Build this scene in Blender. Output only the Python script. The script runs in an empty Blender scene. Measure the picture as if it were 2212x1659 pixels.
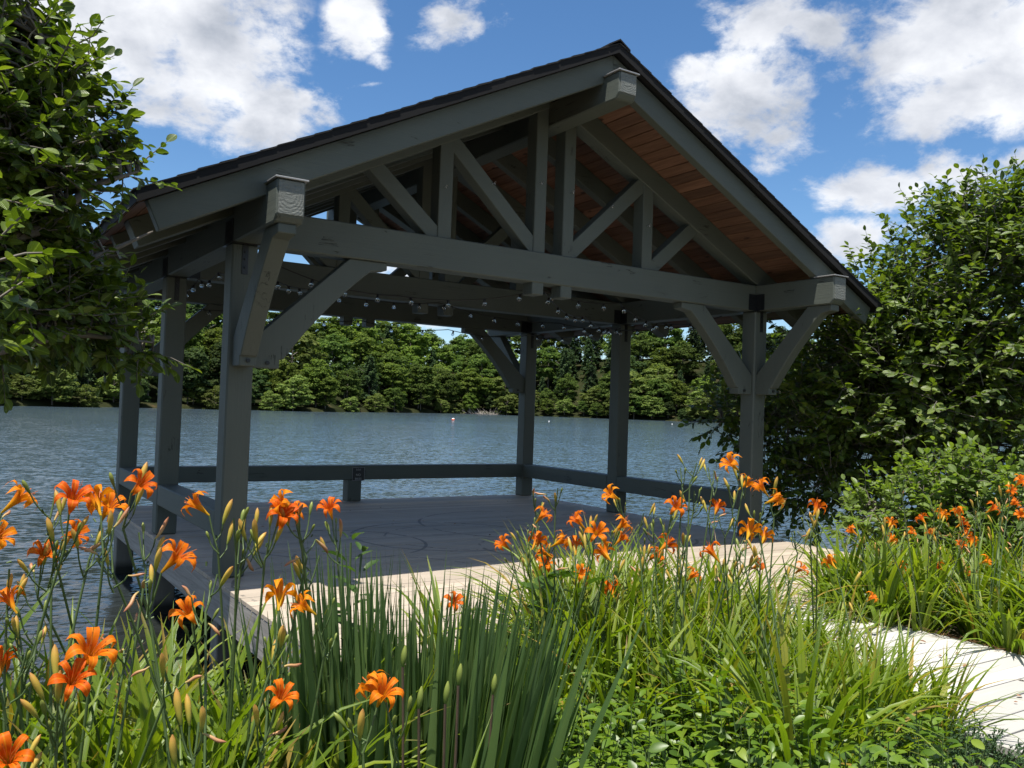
import bpy, bmesh, math, random
import numpy as np
from mathutils import Vector, Matrix
R = math.radians
random.seed(7); rng = np.random.default_rng(7)
SC = bpy.context.scene
COL = SC.collection

# ------------------------------------------------------------------ camera
CAM = np.array([-1.9703, -7.394, 1.5]); F_PX = 3476.8 * 2212 / 4096
def cam_axes():
    y, p, r = R(33.096), R(1.6127), R(-1.9581)
    fw = np.array([math.sin(y)*math.cos(p), math.cos(y)*math.cos(p), math.sin(p)])
    rt = np.array([math.cos(y), -math.sin(y), 0.0]); up = np.cross(rt, fw)
    return math.cos(r)*rt - math.sin(r)*up, math.cos(r)*up + math.sin(r)*rt, fw
RT, UP, FW = cam_axes()
def ray(u, v):                       # direction in the world of a spot measured on the photograph (2212 wide)
    return FW + RT*(u-1106)/F_PX - UP*(v-829.5)/F_PX
def at(u, v, d):                     # world point in that direction, d metres away over the ground
    k = ray(u, v); return CAM + k*(d/math.hypot(k[0], k[1]))
def at_z(u, v, z):
    k = ray(u, v); return CAM + k*((z-CAM[2])/k[2])
cd = bpy.data.cameras.new('camera'); cam = bpy.data.objects.new('camera', cd); COL.objects.link(cam)
cd.sensor_width = 36; cd.lens = 3476.8/4096*36; cd.clip_start = .05; cd.clip_end = 6000
m = Matrix.Identity(4)
for i in range(3):
    m[i][0] = RT[i]; m[i][1] = UP[i]; m[i][2] = -FW[i]; m[i][3] = CAM[i]
cam.matrix_world = m
SC.camera = cam

# ------------------------------------------------------------------ light and exposure
SUN = np.array([-.25, -.158, 1.0]); SUN /= np.linalg.norm(SUN)
SC.view_settings.view_transform = 'Standard'; SC.view_settings.look = 'None'
SC.view_settings.exposure = 0.78; SC.view_settings.gamma = 1.0
ld = bpy.data.lights.new('sun', 'SUN'); ld.energy = 5.0; ld.angle = R(.53); ld.color = (1, .95, .87)
sun = bpy.data.objects.new('sun', ld); COL.objects.link(sun)
sun.rotation_euler = Vector(-SUN).to_track_quat('-Z', 'Y').to_euler(); sun.location = (-10, -8, 30)
SC.cycles.max_bounces = 8; SC.cycles.diffuse_bounces = 3; SC.cycles.glossy_bounces = 4
SC.cycles.transmission_bounces = 6; SC.cycles.transparent_max_bounces = 8
SC.cycles.sample_clamp_indirect = 6

W = bpy.data.worlds.new('World'); SC.world = W; W.use_nodes = True
def world():
    nt = W.node_tree; N = nt.nodes; L = nt.links; N.clear()
    def nd(t, **k):
        n = N.new(t)
        for a, b in k.items(): setattr(n, a, b)
        return n
    def mth(op, a, b=None, c=None, clamp=False):
        n = nd('ShaderNodeMath', operation=op, use_clamp=clamp)
        for i, x in enumerate((a, b, c)):
            if x is None: continue
            if isinstance(x, (int, float)): n.inputs[i].default_value = x
            else: L.new(x, n.inputs[i])
        return n.outputs[0]
    out = nd('ShaderNodeOutputWorld'); tc = nd('ShaderNodeTexCoord'); D = tc.outputs['Generated']
    sky = nd('ShaderNodeTexSky', sky_type='NISHITA', sun_disc=False)
    sky.sun_elevation = math.asin(SUN[2]); sky.sun_rotation = math.atan2(SUN[0], SUN[1])
    sky.altitude = 300; sky.air_density = 1.0; sky.dust_density = .1; sky.ozone_density = 4.0
    bg = nd('ShaderNodeBackground'); bg.inputs['Strength'].default_value = .086
    hs = nd('ShaderNodeHueSaturation'); hs.inputs['Saturation'].default_value = 1.16; L.new(sky.outputs[0], hs.inputs['Color']); L.new(hs.outputs[0], bg.inputs['Color'])
    # fractal noise over directions
    def noise(scale, detail, rough=.6, dist=0., off=(0, 0, 0)):
        mp = nd('ShaderNodeMapping'); mp.inputs['Location'].default_value = off
        mp.inputs['Scale'].default_value = (1, 1, 1.7)
        L.new(D, mp.inputs['Vector'])
        n = nd('ShaderNodeTexNoise'); n.inputs['Scale'].default_value = scale; n.inputs['Detail'].default_value = detail
        n.inputs['Roughness'].default_value = rough; n.inputs['Distortion'].default_value = dist
        L.new(mp.outputs[0], n.inputs['Vector']); return n.outputs['Fac']
    big = noise(6.5, 10, .6, .25); fine = noise(20, 9, .66, .2, (3, 1, 5)); soft = noise(8.5, 7, .55, .2, (9, 2, 1))
    # cumulus cells: direction, angular half width and half height, tilt, weight
    cells = [(230, 90, 300, 190, 0, 1.2), (470, 130, 210, 190, 0, 1.2), (560, 235, 150, 130, 30, 1.1), (110, 260, 190, 140, 0, 1.),
             (430, 20, 260, 110, 0, 1.), (660, 215, 60, 60, 0, .8), (705, 235, 70, 50, 30, .62), (770, 55, 105, 85, 40, .82), (990, 45, 130, 80, 20, .86),
             (828, 146, 55, 34, -30, .66), (800, 182, 130, 16, 12, .6), (1610, 205, 190, 165, 0, 1.2), (1640, 50, 180, 110, 10, 1.), (1690, 300, 110, 85, 20, .85),
             (1540, 300, 90, 60, 0, .7), (2030, 90, 270, 170, 20, 1.25), (2110, 190, 240, 120, 0, 1.15), (2010, 230, 170, 110, 0, 1.1), (1790, 70, 200, 80, -20, .95), (1880, 410, 185, 85, 0, 1.05),
             (2060, 375, 160, 80, -15, .85), (1850, 510, 190, 80, 0, 1.), (40, 540, 260, 90, 0, 1.), (880, 580, 160, 60, 0, .9), (2190, 350, 70, 35, 0, .65),
             (1100, 690, 500, 60, 0, .7)]
    tot = None
    for (u, v, a, b, rot, w) in cells:
        k = ray(u, v); k = k/np.linalg.norm(k)
        h = np.array([k[1], -k[0], 0]); h /= np.linalg.norm(h); q = np.cross(h, k)
        c, s = math.cos(R(rot)), math.sin(R(rot))
        e1 = (h*c + q*s)/(a/F_PX); e2 = (-h*s + q*c)/(b/F_PX)
        def dot(vec):
            n = nd('ShaderNodeVectorMath', operation='DOT_PRODUCT'); L.new(D, n.inputs[0]); n.inputs[1].default_value = tuple(vec); return n.outputs['Value']
        x = mth('SUBTRACT', dot(e1), float(e1 @ k)); y = mth('SUBTRACT', dot(e2), float(e2 @ k))
        r2 = mth('ADD', mth('MULTIPLY', x, x), mth('MULTIPLY', y, y))
        front = mth('GREATER_THAN', dot(k), .3)
        g = mth('MULTIPLY', mth('MULTIPLY', mth('SUBTRACT', 1.0, mth('SQRT', r2), clamp=True), w), front)
        tot = g if tot is None else mth('MAXIMUM', tot, g)
    # unseen cumulus added outside this view for whiter fill light and reflections
    n = nd('ShaderNodeVectorMath', operation='DOT_PRODUCT'); L.new(D, n.inputs[0]); n.inputs[1].default_value = tuple(FW)
    away = mth('MULTIPLY', mth('SUBTRACT', .72, n.outputs['Value'], clamp=True), 4, clamp=True)
    fill_clouds = mth('MULTIPLY', mth('MULTIPLY', mth('SUBTRACT', noise(2.6, 4, .5, 0, (1, 7, 3)), .43, clamp=True), 5), away)
    tot = mth('MAXIMUM', tot, fill_clouds)
    shape = mth('ADD', tot, mth('ADD', mth('MULTIPLY', mth('SUBTRACT', big, .5), 2.3), mth('MULTIPLY', mth('SUBTRACT', fine, .5), 1.15)))
    mr = nd('ShaderNodeMapRange', interpolation_type='SMOOTHSTEP'); L.new(shape, mr.inputs[0]); mr.inputs[1].default_value = .22; mr.inputs[2].default_value = .72
    pr = nd('ShaderNodeMapRange', interpolation_type='SMOOTHSTEP'); L.new(tot, pr.inputs[0]); pr.inputs[1].default_value = .0; pr.inputs[2].default_value = .3; present = pr.outputs[0]
    cov = mth('MULTIPLY', mr.outputs[0], present)
    # thick middles are greyer than the sunlit edges
    th = nd('ShaderNodeMapRange'); L.new(mth('ADD', mth('MULTIPLY', shape, .16), mth('MULTIPLY', soft, 1.5)), th.inputs[0]); th.inputs[1].default_value = .68; th.inputs[2].default_value = 1.22
    cr = nd('ShaderNodeValToRGB'); L.new(th.outputs[0], cr.inputs[0])
    cr.color_ramp.elements[0].color = (.61, .62, .64, 1); cr.color_ramp.elements[1].color = (.25, .275, .32, 1)
    e = cr.color_ramp.elements.new(.45); e.color = (.455, .47, .505, 1)
    cb = nd('ShaderNodeBackground'); L.new(cr.outputs[0], cb.inputs['Color']); cb.inputs['Strength'].default_value = 1.0
    mx = nd('ShaderNodeMixShader'); L.new(mth('MULTIPLY', cov, .96), mx.inputs[0]); L.new(bg.outputs[0], mx.inputs[1]); L.new(cb.outputs[0], mx.inputs[2])
    L.new(mx.outputs[0], out.inputs['Surface'])
world()

# ------------------------------------------------------------------ materials
class NT:
    def __init__(s, name):
        s.m = bpy.data.materials.new(name); s.m.use_nodes = True; s.t = s.m.node_tree; s.N = s.t.nodes; s.N.clear()
        s.out = s.nd('ShaderNodeOutputMaterial')
    def nd(s, t, ins=None, **k):
        n = s.N.new(t)
        for a, b in k.items(): setattr(n, a, b)
        for a, b in (ins or {}).items(): s.put(n, a, b)
        return n
    def put(s, n, a, b):
        if hasattr(b, 'is_linked') and hasattr(b, 'node'): s.t.links.new(b, n.inputs[a])
        else: n.inputs[a].default_value = b
    def math(s, op, a, b=0., c=None, clamp=False):
        n = s.nd('ShaderNodeMath', operation=op, use_clamp=clamp); s.put(n, 0, a); s.put(n, 1, b)
        if c is not None: s.put(n, 2, c)
        return n.outputs[0]
    def coord(s, scale=(1, 1, 1), rot=(0, 0, 0), kind='Object'):
        tc = s.nd('ShaderNodeTexCoord'); mp = s.nd('ShaderNodeMapping', {'Vector': tc.outputs[kind], 'Scale': scale, 'Rotation': rot}); return mp.outputs[0]
    def noise(s, vec, scale, detail=4, rough=.55, dist=0.):
        return s.nd('ShaderNodeTexNoise', {'Vector': vec, 'Scale': scale, 'Detail': detail, 'Roughness': rough, 'Distortion': dist}).outputs['Fac']
    def ramp(s, fac, stops):
        n = s.nd('ShaderNodeValToRGB', {'Fac': fac}); e = n.color_ramp.elements
        while len(e) < len(stops): e.new(.5)
        for el, (p, c) in zip(e, stops): el.position = p; el.color = (*c, 1)
        return n.outputs[0]
    def mix(s, f, a, b, mode='MIX'):
        n = s.nd('ShaderNodeMix', data_type='RGBA', blend_type=mode)
        for i, x in ((0, f), (6, a), (7, b)):
            if isinstance(x, tuple): x = (*x, 1) if len(x) == 3 else x
            s.put(n, i, x)
        return n.outputs[2]
    def rand(s): return s.nd('ShaderNodeNewGeometry').outputs['Random Per Island']
    def orand(s): return s.nd('ShaderNodeObjectInfo').outputs['Random']
    def bump(s, h, st=.3, dist=.01): return s.nd('ShaderNodeBump', {'Height': h, 'Strength': st, 'Distance': dist}).outputs[0]
    def bsdf(s, col, rough=.6, normal=None, **k):
        n = s.nd('ShaderNodeBsdfPrincipled', {'Roughness': rough})
        s.put(n, 'Base Color', (*col, 1) if isinstance(col, tuple) and len(col) == 3 else col)
        if normal is not None: s.put(n, 'Normal', normal)
        for a, b in k.items(): s.put(n, a.replace('_', ' '), b)
        return n.outputs[0]
    def end(s, sh): s.t.links.new(sh, s.out.inputs['Surface']); return s.m
def leaf_mat(name, stops, transl=.35, rough=.42, tcol=None, spec=.5, objvar=0., vein=False, tip=False):
    t = NT(name); f = t.rand()
    col = t.ramp(f, stops)
    if objvar:
        o = t.orand(); hs = t.nd('ShaderNodeHueSaturation', {'Color': col, 'Hue': t.math('ADD', .5-objvar*.02, t.math('MULTIPLY', o, objvar*.06)), 'Value': t.math('ADD', 1-objvar, t.math('MULTIPLY', o, 2*objvar))}); col = hs.outputs[0]
    n = None
    if tip:
        uv = t.nd('ShaderNodeTexCoord').outputs['UV']; sp = t.nd('ShaderNodeSeparateXYZ', {'Vector': uv}); e = t.math('ADD', sp.outputs[1], t.math('MULTIPLY', t.math('FRACT', t.math('MULTIPLY', f, 7.3)), .34))
        col = t.mix(t.nd('ShaderNodeMapRange', {0: e, 1: 1.14, 2: 1.3}).outputs[0], col, (.24, .13, .05))
        col = t.mix(t.math('MULTIPLY', t.nd('ShaderNodeMapRange', {0: t.math('ABSOLUTE', t.math('SUBTRACT', sp.outputs[0], .5)), 1: 0., 2: .12, 3: 1., 4: 0.}).outputs[0], .35), col, (.05, .09, .012))
        n = t.bump(t.math('SINE', t.math('MULTIPLY', sp.outputs[0], 60.)), .25, .002)
    if vein:
        uv = t.nd('ShaderNodeTexCoord').outputs['UV']; sp = t.nd('ShaderNodeSeparateXYZ', {'Vector': uv})
        ax = t.math('ABSOLUTE', t.math('SUBTRACT', sp.outputs[0], .5))
        wv = t.math('SINE', t.math('MULTIPLY', t.math('SUBTRACT', sp.outputs[1], t.math('MULTIPLY', ax, .55)), 62.))
        n = t.bump(wv, .35, .004)
        col = t.mix(t.math('MULTIPLY', t.math('LESS_THAN', ax, .035), .5), col, (.25, .34, .08))
    p = t.bsdf(col, rough, n, Specular_IOR_Level=spec)
    tc = t.mix(1., col, tcol or (1.7, 1.75, .55), 'MULTIPLY')
    tr = t.nd('ShaderNodeBsdfTranslucent', {'Color': tc}).outputs[0]
    return t.end(t.nd('ShaderNodeMixShader', {0: transl, 1: p, 2: tr}).outputs[0])
M = {}
def paint(name, base, ax):
    t = NT(name); v = t.coord(); st = [38., 38., 38.]; st[ax] = 1.1; sk = [11., 11., 11.]; sk[ax] = .8
    o = t.orand(); vo = t.nd('ShaderNodeVectorMath', {0: v, 1: t.nd('ShaderNodeCombineXYZ', {'X': t.math('MULTIPLY', o, 9.), 'Y': t.math('MULTIPLY', o, 23.), 'Z': t.math('MULTIPLY', o, 31.)}).outputs[0]}, operation='ADD').outputs[0]
    mp = lambda k: t.nd('ShaderNodeMapping', {'Vector': vo, 'Scale': tuple(k)}).outputs[0]
    n1 = t.noise(v, 1.6, 5, .6); grain = t.noise(mp(st), 1., 7, .7, .8); check = t.noise(mp(sk), 1., 6, .55, .5)
    col = t.mix(n1, tuple(c*.80 for c in base), tuple(c*1.18 for c in base))
    col = t.mix(t.math('MULTIPLY', grain, .5), col, tuple(c*1.35 for c in base))
    crack = t.nd('ShaderNodeMapRange', {0: t.math('ABSOLUTE', t.math('SUBTRACT', check, .5)), 1: .004, 2: .012, 3: 1., 4: 0.}).outputs[0]
    crack = t.math('MULTIPLY', crack, t.math('GREATER_THAN', t.noise(v, 3., 2), .61))
    col = t.mix(t.math('MULTIPLY', crack, .75), col, (.012, .014, .012))
    worn = t.math('MULTIPLY', t.math('GREATER_THAN', t.noise(t.coord((26, 26, 26)), 1., 5, .7), .71), .45); col = t.mix(worn, col, (.16, .165, .145))
    h = t.math('SUBTRACT', t.math('MULTIPLY', grain, .9), t.math('MULTIPLY', crack, .8))
    return t.end(t.bsdf(col, .6, t.bump(h, .5, .008), Specular_IOR_Level=.35))
PB = (.072, .083, .070)
for k_, i_ in (('px', 0), ('py', 1), ('pz', 2)): M[k_] = paint('painted_timber_'+'xyz'[i_], PB, i_)
def endgrain():
    t = NT('painted_endgrain'); gc = t.nd('ShaderNodeTexCoord').outputs['Generated']
    v = t.nd('ShaderNodeMapping', {'Vector': gc, 'Location': (-.42, -.5, -.62)}).outputs[0]
    rings = t.nd('ShaderNodeTexWave', {'Vector': v, 'Scale': 4.2, 'Distortion': 1.6, 'Detail': 3., 'Detail Scale': 2.2}, wave_type='RINGS', rings_direction='SPHERICAL').outputs['Fac']
    n = t.noise(t.coord((14, 14, 60)), 1., 6, .7)
    h = t.math('ADD', t.math('MULTIPLY', rings, .22), t.math('MULTIPLY', n, 1.3))
    col = t.mix(n, (.12, .13, .115), (.17, .182, .165))
    return t.end(t.bsdf(col, .7, t.bump(h, .7, .012)))
M['end'] = endgrain()
def wood_ceiling():
    t = NT('cedar_boards'); r = t.rand(); v = t.coord((1, 1, 1))
    off = t.nd('ShaderNodeVectorMath', {0: v, 1: t.nd('ShaderNodeCombineXYZ', {'X': t.math('MULTIPLY', r, 37.), 'Y': t.math('MULTIPLY', r, 91.), 'Z': 0.}).outputs[0]}, operation='ADD').outputs[0]
    g = t.noise(t.nd('ShaderNodeMapping', {'Vector': off, 'Scale': (22, 1.3, 22)}).outputs[0], 1.4, 7, .65, .6)
    kn = t.nd('ShaderNodeTexVoronoi', {'Vector': t.nd('ShaderNodeMapping', {'Vector': off, 'Scale': (5.5, 2.2, 5.5)}).outputs[0], 'Scale': 1., 'Randomness': 1.}).outputs['Distance']
    base = t.ramp(g, [(.25, (.060, .028, .017)), (.5, (.118, .058, .035)), (.75, (.185, .102, .066))])
    hs = t.nd('ShaderNodeHueSaturation', {'Color': base, 'Value': t.math('ADD', .6, t.math('MULTIPLY', r, .8))}).outputs[0]
    knf = t.nd('ShaderNodeMapRange', {0: kn, 1: .07, 2: .13, 3: 1., 4: 0.}).outputs[0]
    hs = t.mix(knf, hs, (.035, .015, .01))
    return t.end(t.bsdf(hs, .6, t.bump(g, .3, .004)))
M['cedar'] = wood_ceiling()
def shingles():
    t = NT('dark_shingles'); v = t.coord()
    c = t.mix(t.noise(v, 60, 3), (.004, .004, .0045), (.014, .013, .012)); c = t.mix(t.math('MULTIPLY', t.rand(), .5), c, (.016, .015, .014))
    return t.end(t.bsdf(c, .9, t.bump(t.noise(v, 150, 2), .5, .004)))
M['shingle'] = shingles()
def simple(name, col, rough=.5, var=.15, scale=8, metal=0., bump=.1):
    t = NT(name); n = t.noise(t.coord(), scale, 5)
    c = t.mix(n, tuple(x*(1-var) for x in col), tuple(x*(1+var) for x in col))
    return t.end(t.bsdf(c, rough, t.bump(n, bump, .004), Metallic=metal))
M['black'] = simple('black_drip_edge', (.003, .0033, .004), .95)
M['steel'] = simple('black_steel', (.014, .015, .016), .38, .3, 20, .3)
M['cap'] = simple('grey_flashing', (.30, .30, .30), .45, .2, 10, .4)
M['bark'] = simple('bark', (.13, .115, .095), .9, .35, 22, 0., .8)
M['wire'] = simple('black_wire', (.012, .012, .012), .5)
def deckmat(name, lo, hi, marks):
    t = NT(name); r = t.rand(); v = t.coord()
    off = t.nd('ShaderNodeVectorMath', {0: v, 1: t.nd('ShaderNodeCombineXYZ', {'X': t.math('MULTIPLY', r, 53.)}).outputs[0]}, operation='ADD').outputs[0]
    g = t.noise(t.nd('ShaderNodeMapping', {'Vector': off, 'Scale': (2.2, 42, 42)}).outputs[0], 1., 6, .6, .3)
    big = t.noise(v, .9, 4)
    c = t.mix(g, lo, hi)
    c = t.nd('ShaderNodeHueSaturation', {'Color': c, 'Value': t.math('ADD', .80, t.math('ADD', t.math('MULTIPLY', r, .28), t.math('MULTIPLY', t.math('SUBTRACT', big, .5), .3)))}).outputs[0]
    if marks:
        sp = t.nd('ShaderNodeSeparateXYZ', {'Vector': v}); br = t.noise(v, 2.4, 4, .7)
        for cx, cy, rad, w, a0 in ((1.6, 1.4, .95, .018, .40), (3.0, 1.5, 1.1, .020, .42), (3.15, 1.35, .92, .014, .5), (4.4, 2.1, 1.3, .018, .45), (2.3, .2, 1.5, .016, .5), (5.0, .6, .8, .018, .45), (1.2, -.6, 1.2, .014, .52), (3.6, .4, .7, .02, .46)):
            dx = t.math('SUBTRACT', sp.outputs[0], cx); dy = t.math('SUBTRACT', sp.outputs[1], cy)
            d = t.math('SQRT', t.math('ADD', t.math('MULTIPLY', dx, dx), t.math('MULTIPLY', dy, dy)))
            f = t.math('MULTIPLY', t.math('LESS_THAN', t.math('ABSOLUTE', t.math('SUBTRACT', d, rad)), w), t.math('GREATER_THAN', br, a0))
            c = t.mix(t.math('MULTIPLY', f, .62), c, (.05, .05, .05))
    return t.end(t.bsdf(c, .62, t.bump(g, .25, .003)))
M['deck'] = deckmat('weathered_deck_boards', (.33, .272, .21), (.46, .395, .315), True)
M['walk'] = deckmat('pale_boardwalk_boards', (.40, .385, .35), (.50, .485, .45), False)
def fascia():
    t = NT('weathered_fascia'); v = t.coord((30, 1.6, 30)); g = t.nd('ShaderNodeTexNoise', {'Vector': v, 'Scale': 1., 'Detail': 7., 'Roughness': .62, 'Distortion': 1.2}).outputs['Fac']
    return t.end(t.bsdf(t.ramp(g, [(.3, (.17, .157, .14)), (.55, (.28, .262, .236)), (.75, (.36, .34, .31))]), .8, t.bump(g, .4, .004)))
M['fascia'] = fascia()
def pile():
    t = NT('wet_piling'); sp = t.nd('ShaderNodeSeparateXYZ', {'Vector': t.coord()}); n = t.noise(t.coord((14, 14, 2)), 1., 5)
    wet = t.nd('ShaderNodeMapRange', {0: sp.outputs[2], 1: -.68, 2: -.78}).outputs[0]
    c = t.mix(n, (.10, .105, .085), (.22, .21, .18)); c = t.mix(wet, c, (.016, .018, .012))
    return t.end(t.bsdf(c, .7))
M['pile'] = pile()
def ground():
    t = NT('mulch_and_soil'); v = t.coord(); n = t.noise(v, 45, 6, .7); b = t.noise(v, 3, 4)
    c = t.ramp(n, [(.3, (.022, .014, .009)), (.55, (.075, .048, .03)), (.75, (.16, .11, .07))]); c = t.mix(t.math('MULTIPLY', b, .5), c, (.05, .06, .025))
    return t.end(t.bsdf(c, .95, t.bump(n, .9, .03)))
M['ground'] = ground()
def hillmat():
    t = NT('forest_floor'); v = t.coord(); n = t.noise(v, .25, 6, .65)
    return t.end(t.bsdf(t.ramp(n, [(.35, (.014, .020, .008)), (.6, (.03, .032, .015)), (.78, (.10, .062, .038))]), 1., Specular_IOR_Level=0.))
M['hill'] = hillmat()
def water():
    t = NT('lake_water'); v = t.coord()
    def wav(sc, st, rot, dist=.4):
        c = t.nd('ShaderNodeTexNoise', {'Vector': t.nd('ShaderNodeMapping', {'Vector': v, 'Scale': (sc*.55, sc*st, sc), 'Rotation': (0, 0, R(rot))}).outputs[0], 'Scale': 1., 'Detail': 3., 'Roughness': .55, 'Distortion': dist}).outputs['Color']
        return t.nd('ShaderNodeVectorMath', {0: c, 1: (.5, .5, .5)}, operation='SUBTRACT').outputs[0]
    def mul(x, k): return t.nd('ShaderNodeVectorMath', {0: x, 1: k}, operation='MULTIPLY').outputs[0]
    def add(x, y): return t.nd('ShaderNodeVectorMath', {0: x, 1: y}, operation='ADD').outputs[0]
    q = add(add(mul(wav(7.5, 1.25, 28), (.46, .74, 0)), mul(wav(2.2, 1.2, 40), (.20, .34, 0))), mul(wav(18., 1.1, 15), (.20, .28, 0)))
    gust = t.nd('ShaderNodeMapRange', {0: t.noise(v, .05, 4, .6), 1: .35, 2: .65, 3: .75, 4: 1.15}).outputs[0]
    q = t.nd('ShaderNodeVectorMath', {0: q, 'Scale': gust}, operation='SCALE').outputs[0]
    n = t.nd('ShaderNodeVectorMath', {0: add(q, (0, 0, 1.))}, operation='NORMALIZE').outputs[0]
    nrm = n
    patch = t.noise(v, .03, 3)
    col = t.mix(patch, (.042, .066, .086), (.062, .092, .116))
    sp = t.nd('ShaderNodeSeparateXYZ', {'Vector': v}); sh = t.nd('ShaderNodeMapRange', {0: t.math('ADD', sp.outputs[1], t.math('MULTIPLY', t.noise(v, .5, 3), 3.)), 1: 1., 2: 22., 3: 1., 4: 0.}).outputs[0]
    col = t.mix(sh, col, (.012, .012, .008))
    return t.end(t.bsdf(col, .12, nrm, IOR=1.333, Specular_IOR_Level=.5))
M['water'] = water()
def glass():
    t = NT('clear_bulb_glass')
    g = t.nd('ShaderNodeBsdfGlass', {'Roughness': .02, 'IOR': 1.25, 'Color': (.95, .96, .97, 1)}).outputs[0]; tr = t.nd('ShaderNodeBsdfTransparent').outputs[0]
    gl = t.nd('ShaderNodeBsdfGlossy', {'Roughness': .12, 'Color': (.8, .8, .8, 1)}).outputs[0]; d = t.nd('ShaderNodeBsdfDiffuse', {'Color': (.3, .3, .29, 1)}).outputs[0]
    a = t.nd('ShaderNodeMixShader', {0: .45, 1: g, 2: tr}).outputs[0]; b = t.nd('ShaderNodeMixShader', {0: .5, 1: gl, 2: d}).outputs[0]
    return t.end(t.nd('ShaderNodeMixShader', {0: .08, 1: a, 2: b}).outputs[0])
M['glass'] = glass()
M['alder'] = leaf_mat('broad_leaf', [(0, (.034, .062, .008)), (.4, (.062, .104, .010)), (.8, (.10, .150, .014)), (1, (.14, .185, .022))], .32, .4, vein=True)
M['alder2'] = leaf_mat('shrub_leaf', [(0, (.075, .125, .022)), (.5, (.115, .18, .030)), (1, (.16, .225, .045))], .42, .38, vein=True)
M['blade'] = leaf_mat('daylily_blade', [(0, (.075, .130, .010)), (.45, (.135, .205, .014)), (.88, (.205, .265, .020)), (.96, (.28, .27, .04)), (1, (.34, .21, .05))], .42, .38, tip=True)
M['iris'] = leaf_mat('iris_blade', [(0, (.040, .078, .026)), (.5, (.068, .125, .038)), (1, (.115, .18, .050))], .34, .5)
M['low'] = leaf_mat('glossy_low_leaf', [(0, (.048, .100, .010)), (.5, (.090, .165, .012)), (.85, (.145, .225, .018)), (1, (.19, .26, .03))], .34, .42)
M['weed'] = leaf_mat('broad_weed_leaf', [(0, (.030, .070, .012)), (1, (.075, .14, .022))], .3, .45)
M['juniper'] = leaf_mat('juniper_needles', [(0, (.018, .045, .014)), (.6, (.035, .080, .022)), (1, (.06, .11, .03))], .15, .6)
M['straw'] = leaf_mat('pine_straw', [(0, (.08, .035, .018)), (.6, (.19, .09, .045)), (1, (.30, .18, .09))], .1, .8)
FAR = {'oak': [(0, (.036, .066, .012)), (.5, (.060, .100, .017)), (1, (.10, .145, .026))], 'maple': [(0, (.046, .080, .012)), (.5, (.082, .128, .018)), (1, (.135, .185, .028))],
       'dark': [(0, (.024, .046, .013)), (.5, (.040, .070, .018)), (1, (.066, .10, .024))], 'pine': [(0, (.022, .044, .016)), (.5, (.038, .066, .022)), (1, (.06, .094, .030))],
       'pale': [(0, (.065, .098, .020)), (.5, (.10, .142, .028)), (1, (.155, .195, .042))]}
for k, s in FAR.items(): M['far_'+k] = leaf_mat('far_leaf_'+k, [(p_, (c_[0]*1.25, c_[1]*1.17, c_[2]*1.5)) for p_, c_ in s], .46, .8, objvar=.34, spec=.1, tcol=(1.35, 1.4, .75))
def petal():
    t = NT('daylily_petal'); uv = t.nd('ShaderNodeTexCoord').outputs['UV']; sp = t.nd('ShaderNodeSeparateXYZ', {'Vector': uv})
    n = t.noise(t.nd('ShaderNodeMapping', {'Vector': uv, 'Scale': (22, 2.5, 1)}).outputs[0], 1., 3)
    c = t.ramp(sp.outputs[1], [(.0, (.40, .32, .02)), (.22, (.72, .30, .010)), (.40, (.60, .085, .004)), (.55, (.70, .140, .004)), (1., (.72, .175, .006))])
    c = t.mix(t.math('MULTIPLY', n, .35), c, (.58, .085, .004))
    ax = t.math('ABSOLUTE', t.math('SUBTRACT', sp.outputs[0], .5))
    rib = t.nd('ShaderNodeMapRange', {0: ax, 1: .03, 2: .09, 3: .8, 4: 0.}).outputs[0]
    c = t.mix(rib, c, (.74, .25, .012))
    o = t.orand(); c = t.nd('ShaderNodeHueSaturation', {'Color': c, 'Hue': t.math('ADD', .492, t.math('MULTIPLY', o, .026)), 'Value': t.math('ADD', .9, t.math('MULTIPLY', o, .2))}).outputs[0]
    p = t.bsdf(c, .5, t.bump(n, .25, .003), Specular_IOR_Level=.15); tr = t.nd('ShaderNodeBsdfTranslucent', {'Color': c}).outputs[0]
    return t.end(t.nd('ShaderNodeMixShader', {0: .38, 1: p, 2: tr}).outputs[0])
M['petal'] = petal()
def budmat(name, stops):
    t = NT(name); uv = t.nd('ShaderNodeTexCoord').outputs['UV']; sp = t.nd('ShaderNodeSeparateXYZ', {'Vector': uv})
    c = t.ramp(sp.outputs[1], stops); p = t.bsdf(c, .5); tr = t.nd('ShaderNodeBsdfTranslucent', {'Color': c}).outputs[0]
    return t.end(t.nd('ShaderNodeMixShader', {0: .2, 1: p, 2: tr}).outputs[0])
M['bud'] = budmat('daylily_bud', [(0, (.14, .20, .03)), (.3, (.40, .36, .05)), (.75, (.55, .36, .06)), (1, (.42, .20, .05))])
M['greenbud'] = budmat('green_bud', [(0, (.10, .16, .03)), (1, (.24, .28, .05))])
M['spent'] = budmat('withered_bloom', [(0, (.40, .34, .10)), (.35, (.52, .30, .13)), (1, (.36, .13, .07))])
M['stamen'] = simple('stamen', (.55, .16, .03), .5)
M['scape'] = simple('green_stalk', (.065, .105, .03), .5, .3, 30)
M['stemdark'] = simple('dry_stalk', (.10, .065, .04), .8, .3, 30)
M['orange'] = simple('orange_buoy', (.75, .11, .03), .4)
M['white'] = simple('white_plastic', (.8, .8, .78), .4)
M['signface'] = simple('black_sign_plate', (.012, .012, .012), .5)
M['signink'] = simple('grey_sign_lettering', (.32, .32, .32), .6)
M['hook'] = simple('zinc_hook', (.6, .6, .6), .3, .1, 20, .8)
M['brush'] = simple('bleached_driftwood', (.30, .27, .24), .9)
M['brick'] = simple('brown_siding', (.22, .13, .08), .8)
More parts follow.
